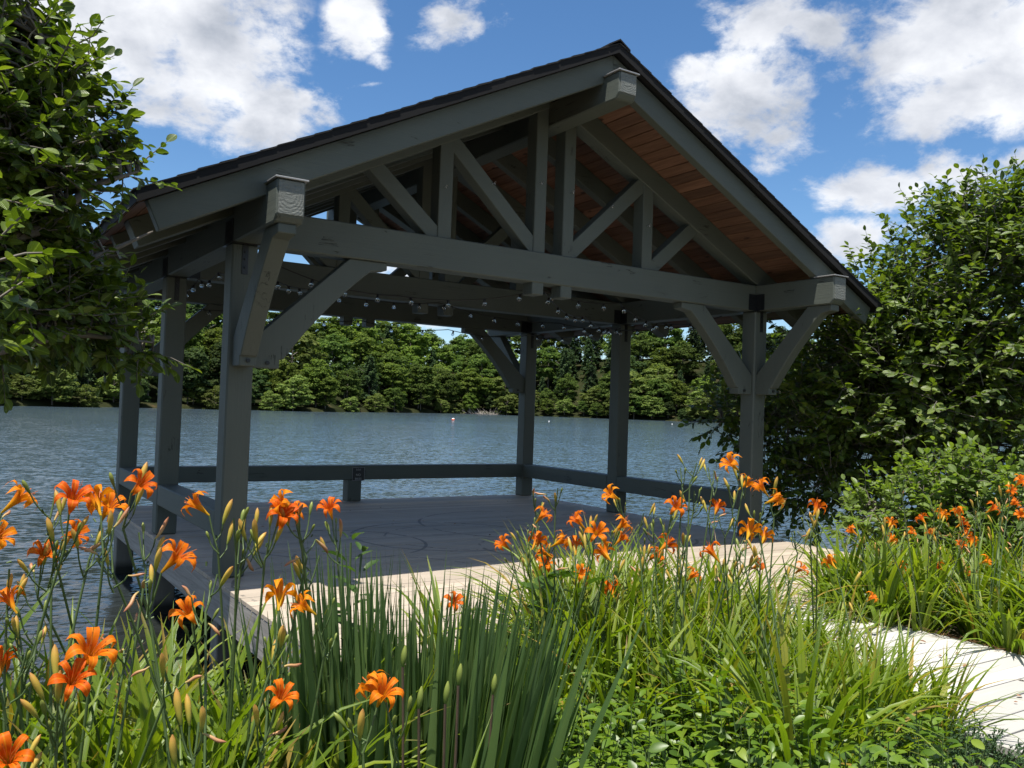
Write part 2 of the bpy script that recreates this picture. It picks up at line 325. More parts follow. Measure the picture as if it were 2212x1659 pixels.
M['roofgrey'] = simple('grey_shingle', (.16, .155, .15), .8)
M['window'] = simple('window_pane', (.02, .025, .03), .1)

# ------------------------------------------------------------------ helpers
def tag(o, label=None, cat=None, group=None, kind=None):
    if label: o['label'] = label
    if cat: o['category'] = cat
    if group: o['group'] = group
    if kind: o['kind'] = kind
    return o
def thing(name, label, cat, loc=(0, 0, 0), group=None, rz=0.):
    o = bpy.data.objects.new(name, None); COL.objects.link(o); o.empty_display_size = .2
    o.location = tuple(loc); o.rotation_euler = (0, 0, rz); return tag(o, label, cat, group)
def link(name, me, parent=None, mats=()):
    o = bpy.data.objects.new(name, me); COL.objects.link(o)
    if parent: o.parent = parent
    for x in mats: me.materials.append(x)
    return o
def bm_obj(name, bm, mats, parent=None, smooth=False, bevel=0.):
    if bevel:
        bmesh.ops.recalc_face_normals(bm, faces=bm.faces)
        ed = [e for e in bm.edges if len(e.link_faces) == 2 and e.calc_face_angle(0) > .35]
        bmesh.ops.bevel(bm, geom=ed, offset=bevel, segments=1, affect='EDGES', profile=.5, clamp_overlap=True)
    bmesh.ops.recalc_face_normals(bm, faces=bm.faces)
    me = bpy.data.meshes.new(name); bm.to_mesh(me); bm.free()
    if smooth:
        me.polygons.foreach_set('use_smooth', [True]*len(me.polygons))
    return link(name, me, parent, mats if isinstance(mats, (list, tuple)) else [mats])
def box(bm, x0, x1, y0, y1, z0, z1, mi=0):
    v = [bm.verts.new(p) for p in ((x0, y0, z0), (x1, y0, z0), (x1, y1, z0), (x0, y1, z0), (x0, y0, z1), (x1, y0, z1), (x1, y1, z1), (x0, y1, z1))]
    for f in ((0, 3, 2, 1), (4, 5, 6, 7), (0, 1, 5, 4), (1, 2, 6, 5), (2, 3, 7, 6), (3, 0, 4, 7)):
        bm.faces.new([v[i] for i in f]).material_index = mi
    return v
def prism(bm, poly, a0, a1, axis='y', mi=0):     # poly of (h, z); extruded along y (h=x) or along x (h=y)
    f = (lambda h, z, a: (h, a, z)) if axis == 'y' else (lambda h, z, a: (a, h, z))
    A = [bm.verts.new(f(h, z, a0)) for h, z in poly]; B = [bm.verts.new(f(h, z, a1)) for h, z in poly]
    bm.faces.new(A).material_index = mi; bm.faces.new(B[::-1]).material_index = mi
    for i in range(len(poly)):
        j = (i+1) % len(poly); bm.faces.new((A[i], B[i], B[j], A[j])).material_index = mi
def part_box(name, x0, x1, y0, y1, z0, z1, mat, parent, bevel=.006):
    bm = bmesh.new(); box(bm, x0, x1, y0, y1, z0, z1); return bm_obj(name, bm, mat, parent, bevel=bevel)
def part_prism(name, poly, a0, a1, mat, parent, axis='y', bevel=.006):
    bm = bmesh.new(); prism(bm, poly, a0, a1, axis); return bm_obj(name, bm, mat, parent, bevel=bevel)
class MB:                                        # big mesh from arrays: vertices, quads/tris, uv and material
    def __init__(s): s.V = []; s.F = []; s.U = []; s.MI = []; s.n = 0
    def add(s, V, F, U=None, mi=0):
        V = np.asarray(V, float).reshape(-1, 3); s.V.append(V)
        for f in F: s.F.append(np.asarray(f) + s.n); s.MI.append(np.full(len(f), mi))
        s.U.append(np.zeros((len(V), 2)) if U is None else np.asarray(U, float)); s.n += len(V)
    def tube(s, pts, rad, sides=5, mi=0, v01=(0, 1)):
        P = np.asarray(pts, float); n = len(P); rad = np.broadcast_to(np.asarray(rad, float), (n,))
        T = np.gradient(P, axis=0); T /= np.linalg.norm(T, axis=1)[:, None]+1e-9
        ref = np.where(np.abs(T[:, 2:3]) > .9, np.array([[1., 0, 0]]), np.array([[0, 0, 1.]]))
        A = np.cross(T, ref); A /= np.linalg.norm(A, axis=1)[:, None]+1e-9; B = np.cross(T, A)
        th = np.arange(sides)*2*np.pi/sides
        V = P[:, None] + rad[:, None, None]*(np.cos(th)[None, :, None]*A[:, None] + np.sin(th)[None, :, None]*B[:, None])
        i = np.arange(n-1)[:, None]*sides; j = np.arange(sides)[None]; k = (j+1) % sides
        F = np.stack([i+j, i+k, i+sides+k, i+sides+j], -1).reshape(-1, 4)
        vv = np.linspace(v01[0], v01[1], n)
        U = np.stack([np.broadcast_to(th/6.283, (n, sides)), np.broadcast_to(vv[:, None], (n, sides))], -1).reshape(-1, 2)
        s.add(V.reshape(-1, 3), [F], U, mi)
    def mesh(s, name, smooth=True):
        V = np.concatenate(s.V); me = bpy.data.meshes.new(name); me.vertices.add(len(V)); me.vertices.foreach_set('co', V.ravel())
        tot = np.concatenate([np.full(len(f), f.shape[1]) for f in s.F]); loops = np.concatenate([f.ravel() for f in s.F]); st = np.concatenate([[0], np.cumsum(tot)[:-1]])
        me.loops.add(len(loops)); me.loops.foreach_set('vertex_index', loops.astype(np.int32))
        me.polygons.add(len(tot)); me.polygons.foreach_set('loop_start', st.astype(np.int32)); me.polygons.foreach_set('loop_total', tot.astype(np.int32))
        me.polygons.foreach_set('material_index', np.concatenate(s.MI).astype(np.int32)); me.polygons.foreach_set('use_smooth', np.full(len(tot), smooth))
        uv = me.uv_layers.new(name='UVMap'); uv.data.foreach_set('uv', np.concatenate(s.U)[loops].ravel())
        me.update(calc_edges=True); return me
    def obj(s, name, mats, parent=None, smooth=True):
        return link(name, s.mesh(name, smooth), parent, mats if isinstance(mats, (list, tuple)) else [mats])
def unit(a): return a/(np.linalg.norm(a, axis=-1, keepdims=True)+1e-9)
# leaf template: across, along, up; folded along the midrib, tip drooping
def leaf_tpl(wid=.62, fold=.12, droop=.16, st=((.16, .31), (.40, .48), (.66, .47), (.88, .26))):
    V = [(0, 0, 0)]; U = [(.5, 0)]
    for y, w in st:
        z = -droop*y*y
        V += [(-w*wid, y, z+fold*w), (0, y, z), (w*wid, y, z+fold*w)]; U += [(.5-w, y), (.5, y), (.5+w, y)]
    V.append((0, 1, -droop)); U.append((.5, 1)); n = len(st)
    tri = [(0, 2, 1), (0, 3, 2)]; quad = []
    for i in range(n-1):
        a = 1+3*i; quad += [(a, a+1, a+4, a+3), (a+1, a+2, a+5, a+4)]
    a = 1+3*(n-1); tri += [(a, a+1, 3*n+1), (a+1, a+2, 3*n+1)]
    return np.array(V, float), np.array(tri), np.array(quad), np.array(U, float)
def add_leaves(mb, P, A, Nn, L, tpl, mi=0):
    V, tri, quad, U = tpl; P = np.asarray(P); A = unit(np.asarray(A)); Nn = np.asarray(Nn)
    B = unit(np.cross(A, Nn)); Nn = np.cross(B, A); L = np.asarray(L)[:, None, None]; N = len(P); nv = len(V)
    X = P[:, None] + L*(V[None, :, 0:1]*B[:, None] + V[None, :, 1:2]*A[:, None] + V[None, :, 2:3]*Nn[:, None])
    o = (np.arange(N)*nv)[:, None, None]; F = [(tri[None]+o).reshape(-1, 3)]
    if len(quad): F.append((quad[None]+o).reshape(-1, 4))
    mb.add(X.reshape(-1, 3), F, np.tile(U, (N, 1)), mi)
LEAF = leaf_tpl(); QUAD = (np.array([(-.5, 0, 0), (.5, 0, .08), (.42, 1, 0), (-.42, 1, -.08)], float), np.zeros((0, 3), int), np.array([(0, 1, 2, 3)]), np.array([(0, 0), (1, 0), (1, 1), (0, 1)], float))
def add_quads(mb, P, A, Nn, L, mi=0):
    V, tri, quad, U = QUAD; A = unit(A); B = unit(np.cross(A, Nn)); Nn = np.cross(B, A); L = L[:, None, None]; N = len(P)
    X = P[:, None] + L*(V[None, :, 0:1]*B[:, None] + (V[None, :, 1:2]-.5)*A[:, None] + V[None, :, 2:3]*Nn[:, None])
    mb.add(X.reshape(-1, 3), [(quad[None] + (np.arange(N)*4)[:, None, None]).reshape(-1, 4)], np.tile(U, (N, 1)), mi)
def curve_pts(a, b, bend, n=8):
    t = np.linspace(0, 1, n)[:, None]; return np.asarray(a)*(1-t) + np.asarray(b)*t + np.asarray(bend)*(4*t*(1-t))

# ------------------------------------------------------------------ the setting: lake, bank, hillside
Z_W = -.86
S, WID, D1, D2, HB, HT = .2186, 6.4298, 2.5787, 5.0617, 2.8159, 3.1331
XR = WID + S; XC = XR/2; YE = D2 + S
def shore_y(x): return np.interp(x, [-30, -6, -2.4, -.6, 3, 6.7, 8.5, 12, 20, 60], [-5.5, -4.2, -3.1, -2.5, -1.6, -1.3, -.2, 1.8, 3.5, 6])
def ground_z(x, y):
    x = np.asarray(x, float); y = np.asarray(y, float); d = y - shore_y(x)
    base = -.14 + .03*np.sin(1.7*x)*np.cos(1.3*y)
    return base - 1.6*np.clip((d+.5)/1.6, 0, 1)**1.2
def set_ground():
    xs = np.concatenate([np.linspace(-60, -8, 27), np.arange(-7.6, 16, .2), np.linspace(16.5, 70, 28)]); ys = np.concatenate([np.linspace(-60, -10, 26), np.arange(-9.6, 6, .2), np.linspace(6.5, 20, 10)])
    X, Y = np.meshgrid(xs, ys); Z = ground_z(X, Y) + .02*rng.standard_normal(X.shape)*(np.abs(X) < 16); h, w = X.shape
    i = (np.arange(h-1)[:, None]*w + np.arange(w-1)[None]).ravel(); mb = MB()
    mb.add(np.stack([X, Y, Z], -1).reshape(-1, 3), [np.stack([i, i+1, i+w+1, i+w], -1)])
    tag(mb.obj('ground', M['ground']), kind='structure')
set_ground()
mb = MB(); mb.add([(-1500, -70, Z_W), (1500, -70, Z_W), (1500, 1500, Z_W), (-1500, 1500, Z_W)], [np.array([(0, 1, 2, 3)])])
tag(mb.obj('lake_water', M['water']), kind='structure')
# far shore in directions of the photograph: shore distance and treeline measured there
SHX = [-500, 0, 324, 700, 1000, 1250, 1520, 1800, 2300, 2700]; SHD = [150, 159, 186, 212, 300, 300, 290, 270, 250, 240]
TLX = [-500, 0, 200, 430, 600, 900, 945, 975, 1010, 1200, 1400, 1580, 1700, 1900, 2212, 2700]; TLY = [540, 560, 598, 640, 672, 690, 725, 735, 700, 690, 680, 690, 725, 760, 790, 800]
def hz(u): return 829.5 + F_PX*math.tan(R(1.6127)) + (u-1106)*math.tan(R(1.9581))
def far_pt(u, d):
    k = ray(u, hz(u)); k = k[:2]/np.hypot(*k[:2]); return CAM[:2] + k*d
def top_z(u, d): return 1.5 + (hz(u)-np.interp(u, TLX, TLY))/F_PX*d
ROW = 62.
def hill_z(u, t):
    d = np.interp(u, SHX, SHD); H = max(2.0, top_z(u, d+ROW) - 17.5)
    x = min(t/ROW, 1.4); s = x*x*(3-2*x) if x < 1 else 1+.25*(x-1)
    return Z_W - .3 + min(t, 3)*.35 + H*s*.97
def set_hill():
    us = np.arange(-500, 2701, 25); ts = [-4, 0, 1.5, 3, 6, 10, 16, 24, 34, 46, 62, 80, 120, 260]; V = []
    for t in ts:
        for u in us:
            p = far_pt(u, np.interp(u, SHX, SHD)+t); z = hill_z(u, max(t, 0)) if t > 0 else Z_W-.3+.1*t
            V.append((p[0], p[1], z + (.5*math.sin(u*.05+t) if t > 8 else 0)))
    w = len(us); h = len(ts); i = (np.arange(h-1)[:, None]*w + np.arange(w-1)[None]).ravel(); mb = MB()
    mb.add(V, [np.stack([i, i+1, i+w+1, i+w], -1)]); tag(mb.obj('hillside', M['hill']), kind='structure')
set_hill()

# ------------------------------------------------------------------ trees across the lake
def far_tree_mesh(kind, seed):
    g = np.random.default_rng(seed); mb = MB(); tr = MB()
    P = []; O = []
    if kind == 'pine':
        for k in range(16):
            z = .16 + .82*k/16; rad = .23*(1-z)**.75+.02; nb = 7
            for b in range(nb):
                th = g.uniform(0, 6.28); r = rad*g.uniform(.7, 1.2); n = int(62*(1-z)+20)
                s = g.uniform(.15, 1, n)**.7
                q = np.stack([np.cos(th)*r*s, np.sin(th)*r*s, z - .05*s*s + 0*s], -1) + g.normal(0, .014, (n, 3))
                P.append(q); O.append(np.tile([[np.cos(th)*.4, np.sin(th)*.4, .9]], (n, 1)))
        size = (.015, .032)
    else:
        low = {'oak': .16, 'maple': .10, 'dark': .10, 'pale': .04}[kind]; wd = {'oak': .30, 'maple': .27, 'dark': .25, 'pale': .30}[kind]
        nc = 76
        for k in range(nc):
            c = unit(g.normal(0, 1, 3)); rr = g.uniform(.55, 1.0)
            zc = low + (1-low)*(.5 + .5*c[2]*rr); prof = wd*(math.sin(math.pi*min(1, max(.04, (zc-low)/(1-low)*.86+.12))))**.6
            th = math.atan2(c[1], c[0]); r = prof*g.uniform(.45, 1.05)
            ctr = np.array([math.cos(th)*r, math.sin(th)*r, zc*.93]); cr = g.uniform(.05, .095); n = 92
            d = unit(g.normal(0, 1, (n, 3))); d[:, 2] = np.where(d[:, 2] < -.35, -d[:, 2], d[:, 2])
            q = ctr + d*cr*g.uniform(.55, 1.1, (n, 1))*np.array([1.2, 1.2, .75])
            P.append(q); O.append(d + np.array([0, 0, .5]))
        size = (.015, .033)
    P = np.concatenate(P); O = unit(np.concatenate(O) + g.normal(0, .45, P.shape)); n = len(P)
    add_quads(mb, P, np.cross(O, unit(g.normal(0, 1, (n, 3)))), O, g.uniform(*size, n))
    tr.tube([(0, 0, -.03), (.004, .003, .3), (0, 0, .8 if kind != 'pine' else .97)], [.014, .011, .003], 5)
    for k in range(7):
        a = g.uniform(0, 6.28); z = g.uniform(.2, .6); tr.tube([(0, 0, z), (.1*math.cos(a), .1*math.sin(a), z+.1), (.2*math.cos(a), .2*math.sin(a), z+.16)], [.006, .004, .002], 4)
    return mb.mesh('crown'), tr.mesh('trunk')
FT = {}
for k, cnt in (('oak', 3), ('maple', 3), ('dark', 2), ('pine', 3), ('pale', 2)):
    FT[k] = []
    for i in range(cnt):
        c, t = far_tree_mesh(k, 100+17*i+len(k)*7); c.materials.append(M['far_'+k]); t.materials.append(M['bark']); FT[k].append((c, t))
FLAB = {'oak': 'mid green rounded broadleaf tree in the wood across the lake', 'maple': 'bright green broadleaf tree in the wood across the lake', 'dark': 'dark green full crowned tree in the wood across the lake',
        'pine': 'dark pointed pine with tiered branches in the wood across the lake', 'pale': 'low pale green bushy tree at the waterline across the lake'}
FNAME = {'oak': 'broadleaf_tree', 'maple': 'broadleaf_tree', 'dark': 'broadleaf_tree', 'pine': 'pine_tree', 'pale': 'young_tree'}
def far_tree(kind, p, z, h, wide=1.):
    c, t = random.choice(FT[kind]); o = thing(FNAME[kind], FLAB[kind], 'tree', (p[0], p[1], z), 'trees in the wood across the lake: '+kind, random.uniform(0, 6.28))
    o.scale = (h*wide, h*wide, h)
    for nm, me in (('crown', c), ('trunk', t)):
        q = bpy.data.objects.new(nm, me); COL.objects.link(q); q.parent = o
def forest():
    rows = [(1.2, 8, .34), (8, 14, .55), (18, 17, .72), (32, 18, .86), (47, 18.5, .94), (62, 19, 1.0)]
    cnt = 0
    for ri, (t, h0, fr) in enumerate(rows):
        u = -150 + random.uniform(0, 30)
        while u < 2330:
            d = np.interp(u, SHX, SHD) + t + random.uniform(-3, 3)
            z = hill_z(u, d-np.interp(u, SHX, SHD)); h = h0*random.uniform(.62, 1.22)
            if u > 1750 and ri in (1, 3): u += 60; continue
            lim = top_z(u, d) - z
            if ri >= 3: h = (lim*random.uniform(.84, 1.1) if ri >= 4 else min(h, lim*random.uniform(.95, 1.04))) if lim > 5 else 0
            else: h = min(h, max(4, lim*.98))
            left = u < 560
            kinds = ['pale', 'pale', 'maple', 'dark', 'oak'] if ri == 0 else (['maple', 'oak', 'dark', 'pine', 'pine'] if left else ['maple', 'maple', 'oak', 'oak', 'dark', 'pine', 'pine', 'pale'][:8 if ri < 3 else 7])
            if h > 4:
                k = random.choice(kinds); far_tree(k, far_pt(u, d), z-.3, h, random.uniform(1.0, 1.35)*(1.3 if k == 'pale' else 1.) if k != 'pine' else random.uniform(.85, 1.1)); cnt += 1
            u += (4.6 + .23*h)*random.uniform(.75, 1.2)/d*F_PX
    return cnt
NT_FAR = forest(); print('far trees', NT_FAR)
def brush():
    mb = MB(); g = np.random.default_rng(5); p0 = far_pt(1045, np.interp(1045, SHX, SHD)-1)
    ax = far_pt(1100, 300)-far_pt(1000, 300); ax /= np.hypot(*ax)
    for k in range(110):
        a = g.uniform(-6.5, 6.5); b = np.array([p0[0]+ax[0]*a, p0[1]+ax[1]*a, Z_W]); dr = g.normal(0, 1, 3); dr[2] = abs(dr[2])*.7
        mb.tube(curve_pts(b, b+unit(dr)*g.uniform(1.2, 3.2), g.normal(0, .2, 3), 5), [.09, .08, .06, .04, .02], 4)
    tag(mb.obj('brush_pile', M['brush']), 'pile of bleached dead branches at the waterline across the lake', 'brush pile')
brush()
def house():
    d = 345; p = at(972, 800, d); o = thing('hillside_house', 'small brown house glimpsed between the trees across the lake', 'house', (p[0], p[1], p[2]-3.2), rz=R(-30))
    part_box('wall', -3, 3, -3, 3, -3, 3, M['brick'], o); 
    part_prism('roof', [(-3.6, 2.8), (0, 5.0), (3.6, 2.8), (3.6, 3.05), (0, 5.3), (-3.6, 3.05)], -3.6, 3.6, M['roofgrey'], o)
    for x in (-1.4, 1.4):
        w = part_box('window', x-.55, x+.55, -3.06, -2.98, .2, 1.8, M['white'], o, .01); part_box('pane', x-.45, x+.45, -3.09, -3.05, .3, 1.7, M['window'], w, .005)
house()
def buoy():
    p = at_z(979, 908, Z_W); o = thing('marker_buoy', 'round orange and white buoy floating alone on the open lake', 'buoy', (p[0], p[1], Z_W+.12))
    for nm, mat, lo, hi in (('lower_band', M['white'], -1.2, -.75), ('orange_shell', M['orange'], -.75, .5), ('white_top', M['white'], .5, 1.5)):
        a = np.linspace(max(lo, -1.55), min(hi, 1.55), 7); mb = MB(); mb.tube([(0, 0, .27*math.sin(x)) for x in a], [max(.004, .27*math.cos(x)) for x in a], 14); mb.obj(nm, mat, o)
    mb = MB(); mb.tube([(.06*math.cos(x), 0, .29+.06*math.sin(x)) for x in np.linspace(0, 3.14, 7)], .015, 5); mb.obj('lifting_ring', M['steel'], o)
    for u, v, lab in ((1186, 911, 'tiny white float on the lake between the two far right posts'), (1452, 917, 'tiny white float on the lake left of the leafy branch')):
        p = at_z(u, v, Z_W); a = np.linspace(-1.5, 1.5, 7); mb = MB(); mb.tube([(p[0], p[1], Z_W+.05+.13*math.sin(x)) for x in a], [.13*math.cos(x)+.003 for x in a], 10); tag(mb.obj('float', M['white']), lab, 'float', 'white floats on the lake')
buoy()

# ------------------------------------------------------------------ the deck and the boardwalk
YF = -2.75
def deck():
    o = thing('wooden_deck', 'weathered grey timber deck on pilings over the water under the pavilion', 'deck')
    bm = bmesh.new(); y = YF; k = 0
    while y < YE+.02:
        y1 = min(y+.1305, YE+.03); j = random.uniform(-.002, .002); box(bm, -.035, XR+.03, y, y1, -.035, j); y += .1415
    bm_obj('deck_boards', bm, M['deck'], o, bevel=.003)
    for nm, a in (('fascia_board', (-.032, .012, YF+.01, YE+.02)), ('fascia_board', (XR-.012, XR+.026, YF+.01, YE+.02))): part_box(nm, a[0], a[1], a[2], a[3], -.33, -.036, M['fascia'], o, .004)
    part_box('fascia_board', .014, XR-.014, YE-.02, YE+.02, -.33, -.036, M['fascia'], o, .004)
    for i, x in enumerate(np.arange(.5, XR-.3, .62)): part_box('joist', x, x+.05, YF+.02, YE-.03, -.27, -.037, M['pile'], o, .003)
    for y in (0, D1, D2): 
        part_box('girder', .02, XR-.02, y+.01, y+S-.01, -.55, -.272, M['pile'], o, .004)
        for x in (0.012, 3.2, WID-.012): part_box('piling', x, x+S, y+.004, y+S-.004, -2.4, -.334, M['pile'], o, .01)
    for x in (.012, 3.2, WID-.012): part_box('piling', x, x+S, -2.2, -2.2+S, -2.4, -.334, M['pile'], o, .01)
deck()
def boardwalk():
    o = thing('boardwalk', 'pale cream plank boardwalk at lower right leading to the deck', 'boardwalk')
    bm = bmesh.new(); y = YF-.006
    while y > -12:
        box(bm, 2.26+random.uniform(-.004, .004), 4.02+random.uniform(-.004, .004), y-.139, y, -.04, random.uniform(-.003, .003)); y -= .151
    bm_obj('walk_boards', bm, M['walk'], o, bevel=.003)
    for x in (2.32, 3.05, 3.9): part_box('stringer', x, x+.06, -12, YF-.02, -.3, -.041, M['pile'], o, .003)
boardwalk()

# ------------------------------------------------------------------ the pavilion
PV = thing('timber_pavilion', 'open sided grey green timber pavilion with gabled shingle roof on the deck', 'pavilion')
PX_, PY_, PZ_ = M['px'], M['py'], M['pz']; P_ = PX_
ZT, SL, YB, XE = 4.966, .5006, -.8764, .8388
def chord_poly(side, x_out, dv=.25, x_in=None):           # rafter profile, plumb cut at the ridge, square cut tail
    zt = lambda x: ZT - SL*abs(x-XC)
    xo = -x_out if side < 0 else XR + x_out; sh = .09*(1 if side < 0 else -1)
    return [(XC, ZT-.001), (XC, ZT-dv), (xo+sh, zt(xo+sh)-dv), (xo, zt(xo)-.001)]
def bolt(parent, p, axis, r=.018, l=.016):
    mb = MB(); a = np.array(axis, float); mb.tube([np.array(p), np.array(p)+a*l, np.array(p)+a*(l+.0005)], [r, r, .001], 6); mb.obj('bolt', M['steel'], parent, False)
def pavilion():
    for y in (0, D1, D2):
        for x in (0, WID):
            bm = bmesh.new(); box(bm, x, x+S, y, y+S, .002, HB); bm_obj('post', bm, PZ_, PV, bevel=.014)
    for x in (0, WID):                                     # plates run the length and past both ends
        x0, x1 = x, x+S; e0, e1 = -1.1315, YE+1.1315; c = .05
        b = part_prism('plate_beam', [(e0+c, HB), (e1-c, HB), (e1, HB+c), (e1, HT), (e0, HT), (e0, HB+c)], x0, x1, PY_, PV, 'x', .012)
        bm = bmesh.new(); prism(bm, [(e0-.004, HB+c+.008), (e0-.004, HT-.012), (e0+.004, HT-.012), (e0+.004, HB+c+.008)], x0+.014, x1-.014, 'x'); bm_obj('end_grain', bm, M['end'], b)
        for ya, yb in ((e0-.02, e0+.27), (e1-.27, e1+.02)): part_box('flashing_cap', x0-.018, x1+.018, ya, yb, HT+.001, HT+.014, M['cap'], PV, .003)
    rb0, rb1, zr0, zr1 = XC-S/2, XC+S/2, 4.461, 4.719
    b = part_prism('ridge_beam', [(-1.1106+.05, zr0), (YE+1.06, zr0), (YE+1.11, zr0+.05), (YE+1.11, zr1-.004), (-1.1106, zr1-.004), (-1.1106, zr0+.05)], rb0, rb1, PY_, PV, 'x', .012)
    bm = bmesh.new(); prism(bm, [(-1.1146, zr0+.058), (-1.1146, zr1-.012), (-1.106, zr1-.012), (-1.106, zr0+.058)], rb0+.014, rb1-.014, 'x'); bm_obj('end_grain', bm, M['end'], b)
    part_box('flashing_cap', rb0-.018, rb1+.018, -1.13, -.88, zr1-.002, zr1+.012, M['cap'], PV, .003)
    mir = lambda x: 2*XC-x
    for yi, y in enumerate((0, D1, D2)):
        part_box('tie_beam', S+.001, WID-.001, y+.001, y+S-.001, HB, HT, P_, PV, .01)
        for sd in (-1, 1):
            part_prism('truss_rafter', chord_poly(sd, XE-.02), y+.012, y+S-.012, P_, PV, bevel=.006)
            fx = (lambda x: x) if sd < 0 else mir
            k0, k1 = sorted((fx(rb0-.148), fx(rb0-.002))); part_box('king_post', k0, k1, y+.016, y+.196, 2.69, 4.66, PZ_, PV, .008)
            v0, v1 = sorted((fx(1.945), fx(2.095))); part_box('truss_post', v0, v1, y+.018, y+.19, HT-.05, 4.15, PZ_, PV, .006)
            for (xa, za), (xb, zb) in (((3.10, 3.165), (2.04, 4.145)), ((1.95, 3.135), (1.20, 3.775))):
                d = np.array([xb-xa, zb-za]); d /= np.hypot(*d); n = np.array([-d[1], d[0]])*.078
                pl = [(fx(p[0]), p[1]) for p in (np.array((xa, za))+n, np.array((xb, zb))+n, np.array((xb, zb))-n, np.array((xa, za))-n)]
                part_prism('strut', pl, y+.03, y+.176, P_, PV, bevel=.006)
    for y in (.86, 1.72, D1+.83, D1+1.66):
        for sd in (-1, 1): part_prism('rafter', chord_poly(sd, XE-.03, .235), y+.02, y+.13, P_, PV, bevel=.005)
    for y0, y1 in ((YB, YB+.1), (YE-YB-.1, YE-YB)):
        for sd in (-1, 1): part_prism('barge_rafter', chord_poly(sd, XE), y0, y1, P_, PV, bevel=.006)
    # ceiling boards, roof deck edge and shingle courses
    L0 = math.hypot(1, SL); ux, uz = 1/L0, -SL/L0
    for sd in (-1, 1):
        bm = bmesh.new(); s = 0.; n = int(4.74/.143)
        for k in range(n+1):
            a, b = k*.143+.004, min((k+1)*.143-.007, 4.73); off = .001
            q = []
            for t, h in ((a, off), (b, off), (b, off+.022), (a, off+.022)): q.append((XC+sd*(t*ux - uz*0), ZT + t*uz + h))
            prism(bm, q, YB+.05, YE-YB-.05)
        bm_obj('ceiling_boards', bm, M['cedar'], PV)
        bm = bmesh.new(); te = 4.74
        q = [(XC, ZT+.024), (XC+sd*te*ux, ZT+te*uz+.024), (XC+sd*te*ux, ZT+te*uz+.075), (XC, ZT+.075)]
        prism(bm, q, YB-.08, YE-YB+.08); bm_obj('roof_deck', bm, M['black'], PV)
        bm = bmesh.new(); g = random.Random(4+sd)
        k = 0; t = 4.78
        while t > .0:
            t0 = max(0, t-.30); y = YB-.095; 
            while y < YE-YB+.09:
                y1 = min(y+g.uniform(.22, .42), YE-YB+.095); th = g.uniform(.006, .012); e = t+g.uniform(-.012, .012)
                pl = [(XC+sd*t0*ux, ZT+t0*uz+.077), (XC+sd*e*ux, ZT+e*uz+.090), (XC+sd*e*ux, ZT+e*uz+.090+th), (XC+sd*t0*ux, ZT+t0*uz+.084)]
                prism(bm, pl, y + (g.uniform(-.002, .003) if y < YB else 0), y1-.004); y = y1
            t -= .16
        bm_obj('shingles', bm, M['shingle'], PV)
        for y0, y1 in ((YB-.088, YB-.081), (YE-YB+.081, YE-YB+.088)): part_prism('drip_edge', [(XC, ZT-.005), (XC+sd*(te+.005)*ux, ZT+(te+.005)*uz-.005), (XC+sd*(te+.005)*ux, ZT+(te+.005)*uz+.088), (XC, ZT+.088)], y0, y1, M['black'], PV, bevel=0)
        xe = XC+sd*te*ux; ze = ZT+te*uz
        part_box('eave_edge', min(xe, xe+sd*.008), max(xe, xe+sd*.008), YB-.08, YE-YB+.08, ze-.004, ze+.09, M['black'], PV, 0)
    bm = bmesh.new(); prism(bm, [(XC-.13, ZT+.035), (XC, ZT+.112), (XC+.13, ZT+.035), (XC+.13, ZT+.05), (XC, ZT+.126), (XC-.13, ZT+.05)], YB-.1, YE-YB+.1); bm_obj('ridge_cap', bm, M['shingle'], PV)
    # curved knee braces
    lo = [(1.06, 2.72)] + [tuple((1-t)**2*np.array((1.06, 2.72)) + 2*t*(1-t)*np.array((.61, 2.345)) + t*t*np.array((.27, 1.86))) for t in np.linspace(.1, .9, 9)] + [(.27, 1.86)]
    prof = [(0, 1.775), (0, 2.02), (.85, HB-.001), (1.22, HB-.001), (1.22, 2.745)] + lo + [(.235, 1.855), (.235, 1.775)]
    br = lambda f, a0, a1, ax: part_prism('knee_brace', [(f(h), z) for h, z in prof], a0, a1, PZ_, PV, ax, .006)
    for y in (0, D2):
        b1 = br(lambda h: S+h, y+.038, y+.18, 'y'); b2 = br(lambda h: WID-h, y+.038, y+.18, 'y')
        for b, x in ((b1, S+.13), (b2, WID-.13)): bolt(b, (x, y+.038, 1.82), (0, -1, 0))
    for x in (0, WID):
        b1 = br(lambda h: -h*.88, x+.038, x+.18, 'x'); b2 = br(lambda h: YE+h*.88, x+.038, x+.18, 'x')
        bolt(b1, (x+.11, -.2068, 1.82), (0, -1, 0)); bolt(b1, (x+.11, -.93, 2.738), (0, 0, -1), .022)
    # rails between the posts and the short stub below the back rail
    zr = (.327, .545)
    for x in (0, WID):
        for y0, y1 in ((S, D1), (D1+S, D2)): part_box('side_rail', x+.003, x+S-.003, y0+.001, y1-.001, *zr, PY_, PV, .01)
    part_box('back_rail', S+.001, WID-.001, D2+.003, YE-.003, *zr, P_, PV, .01)
    part_box('rail_stub', 3.235, 3.455, D2+.006, YE-.006, .002, zr[0]-.001, PZ_, PV, .008)
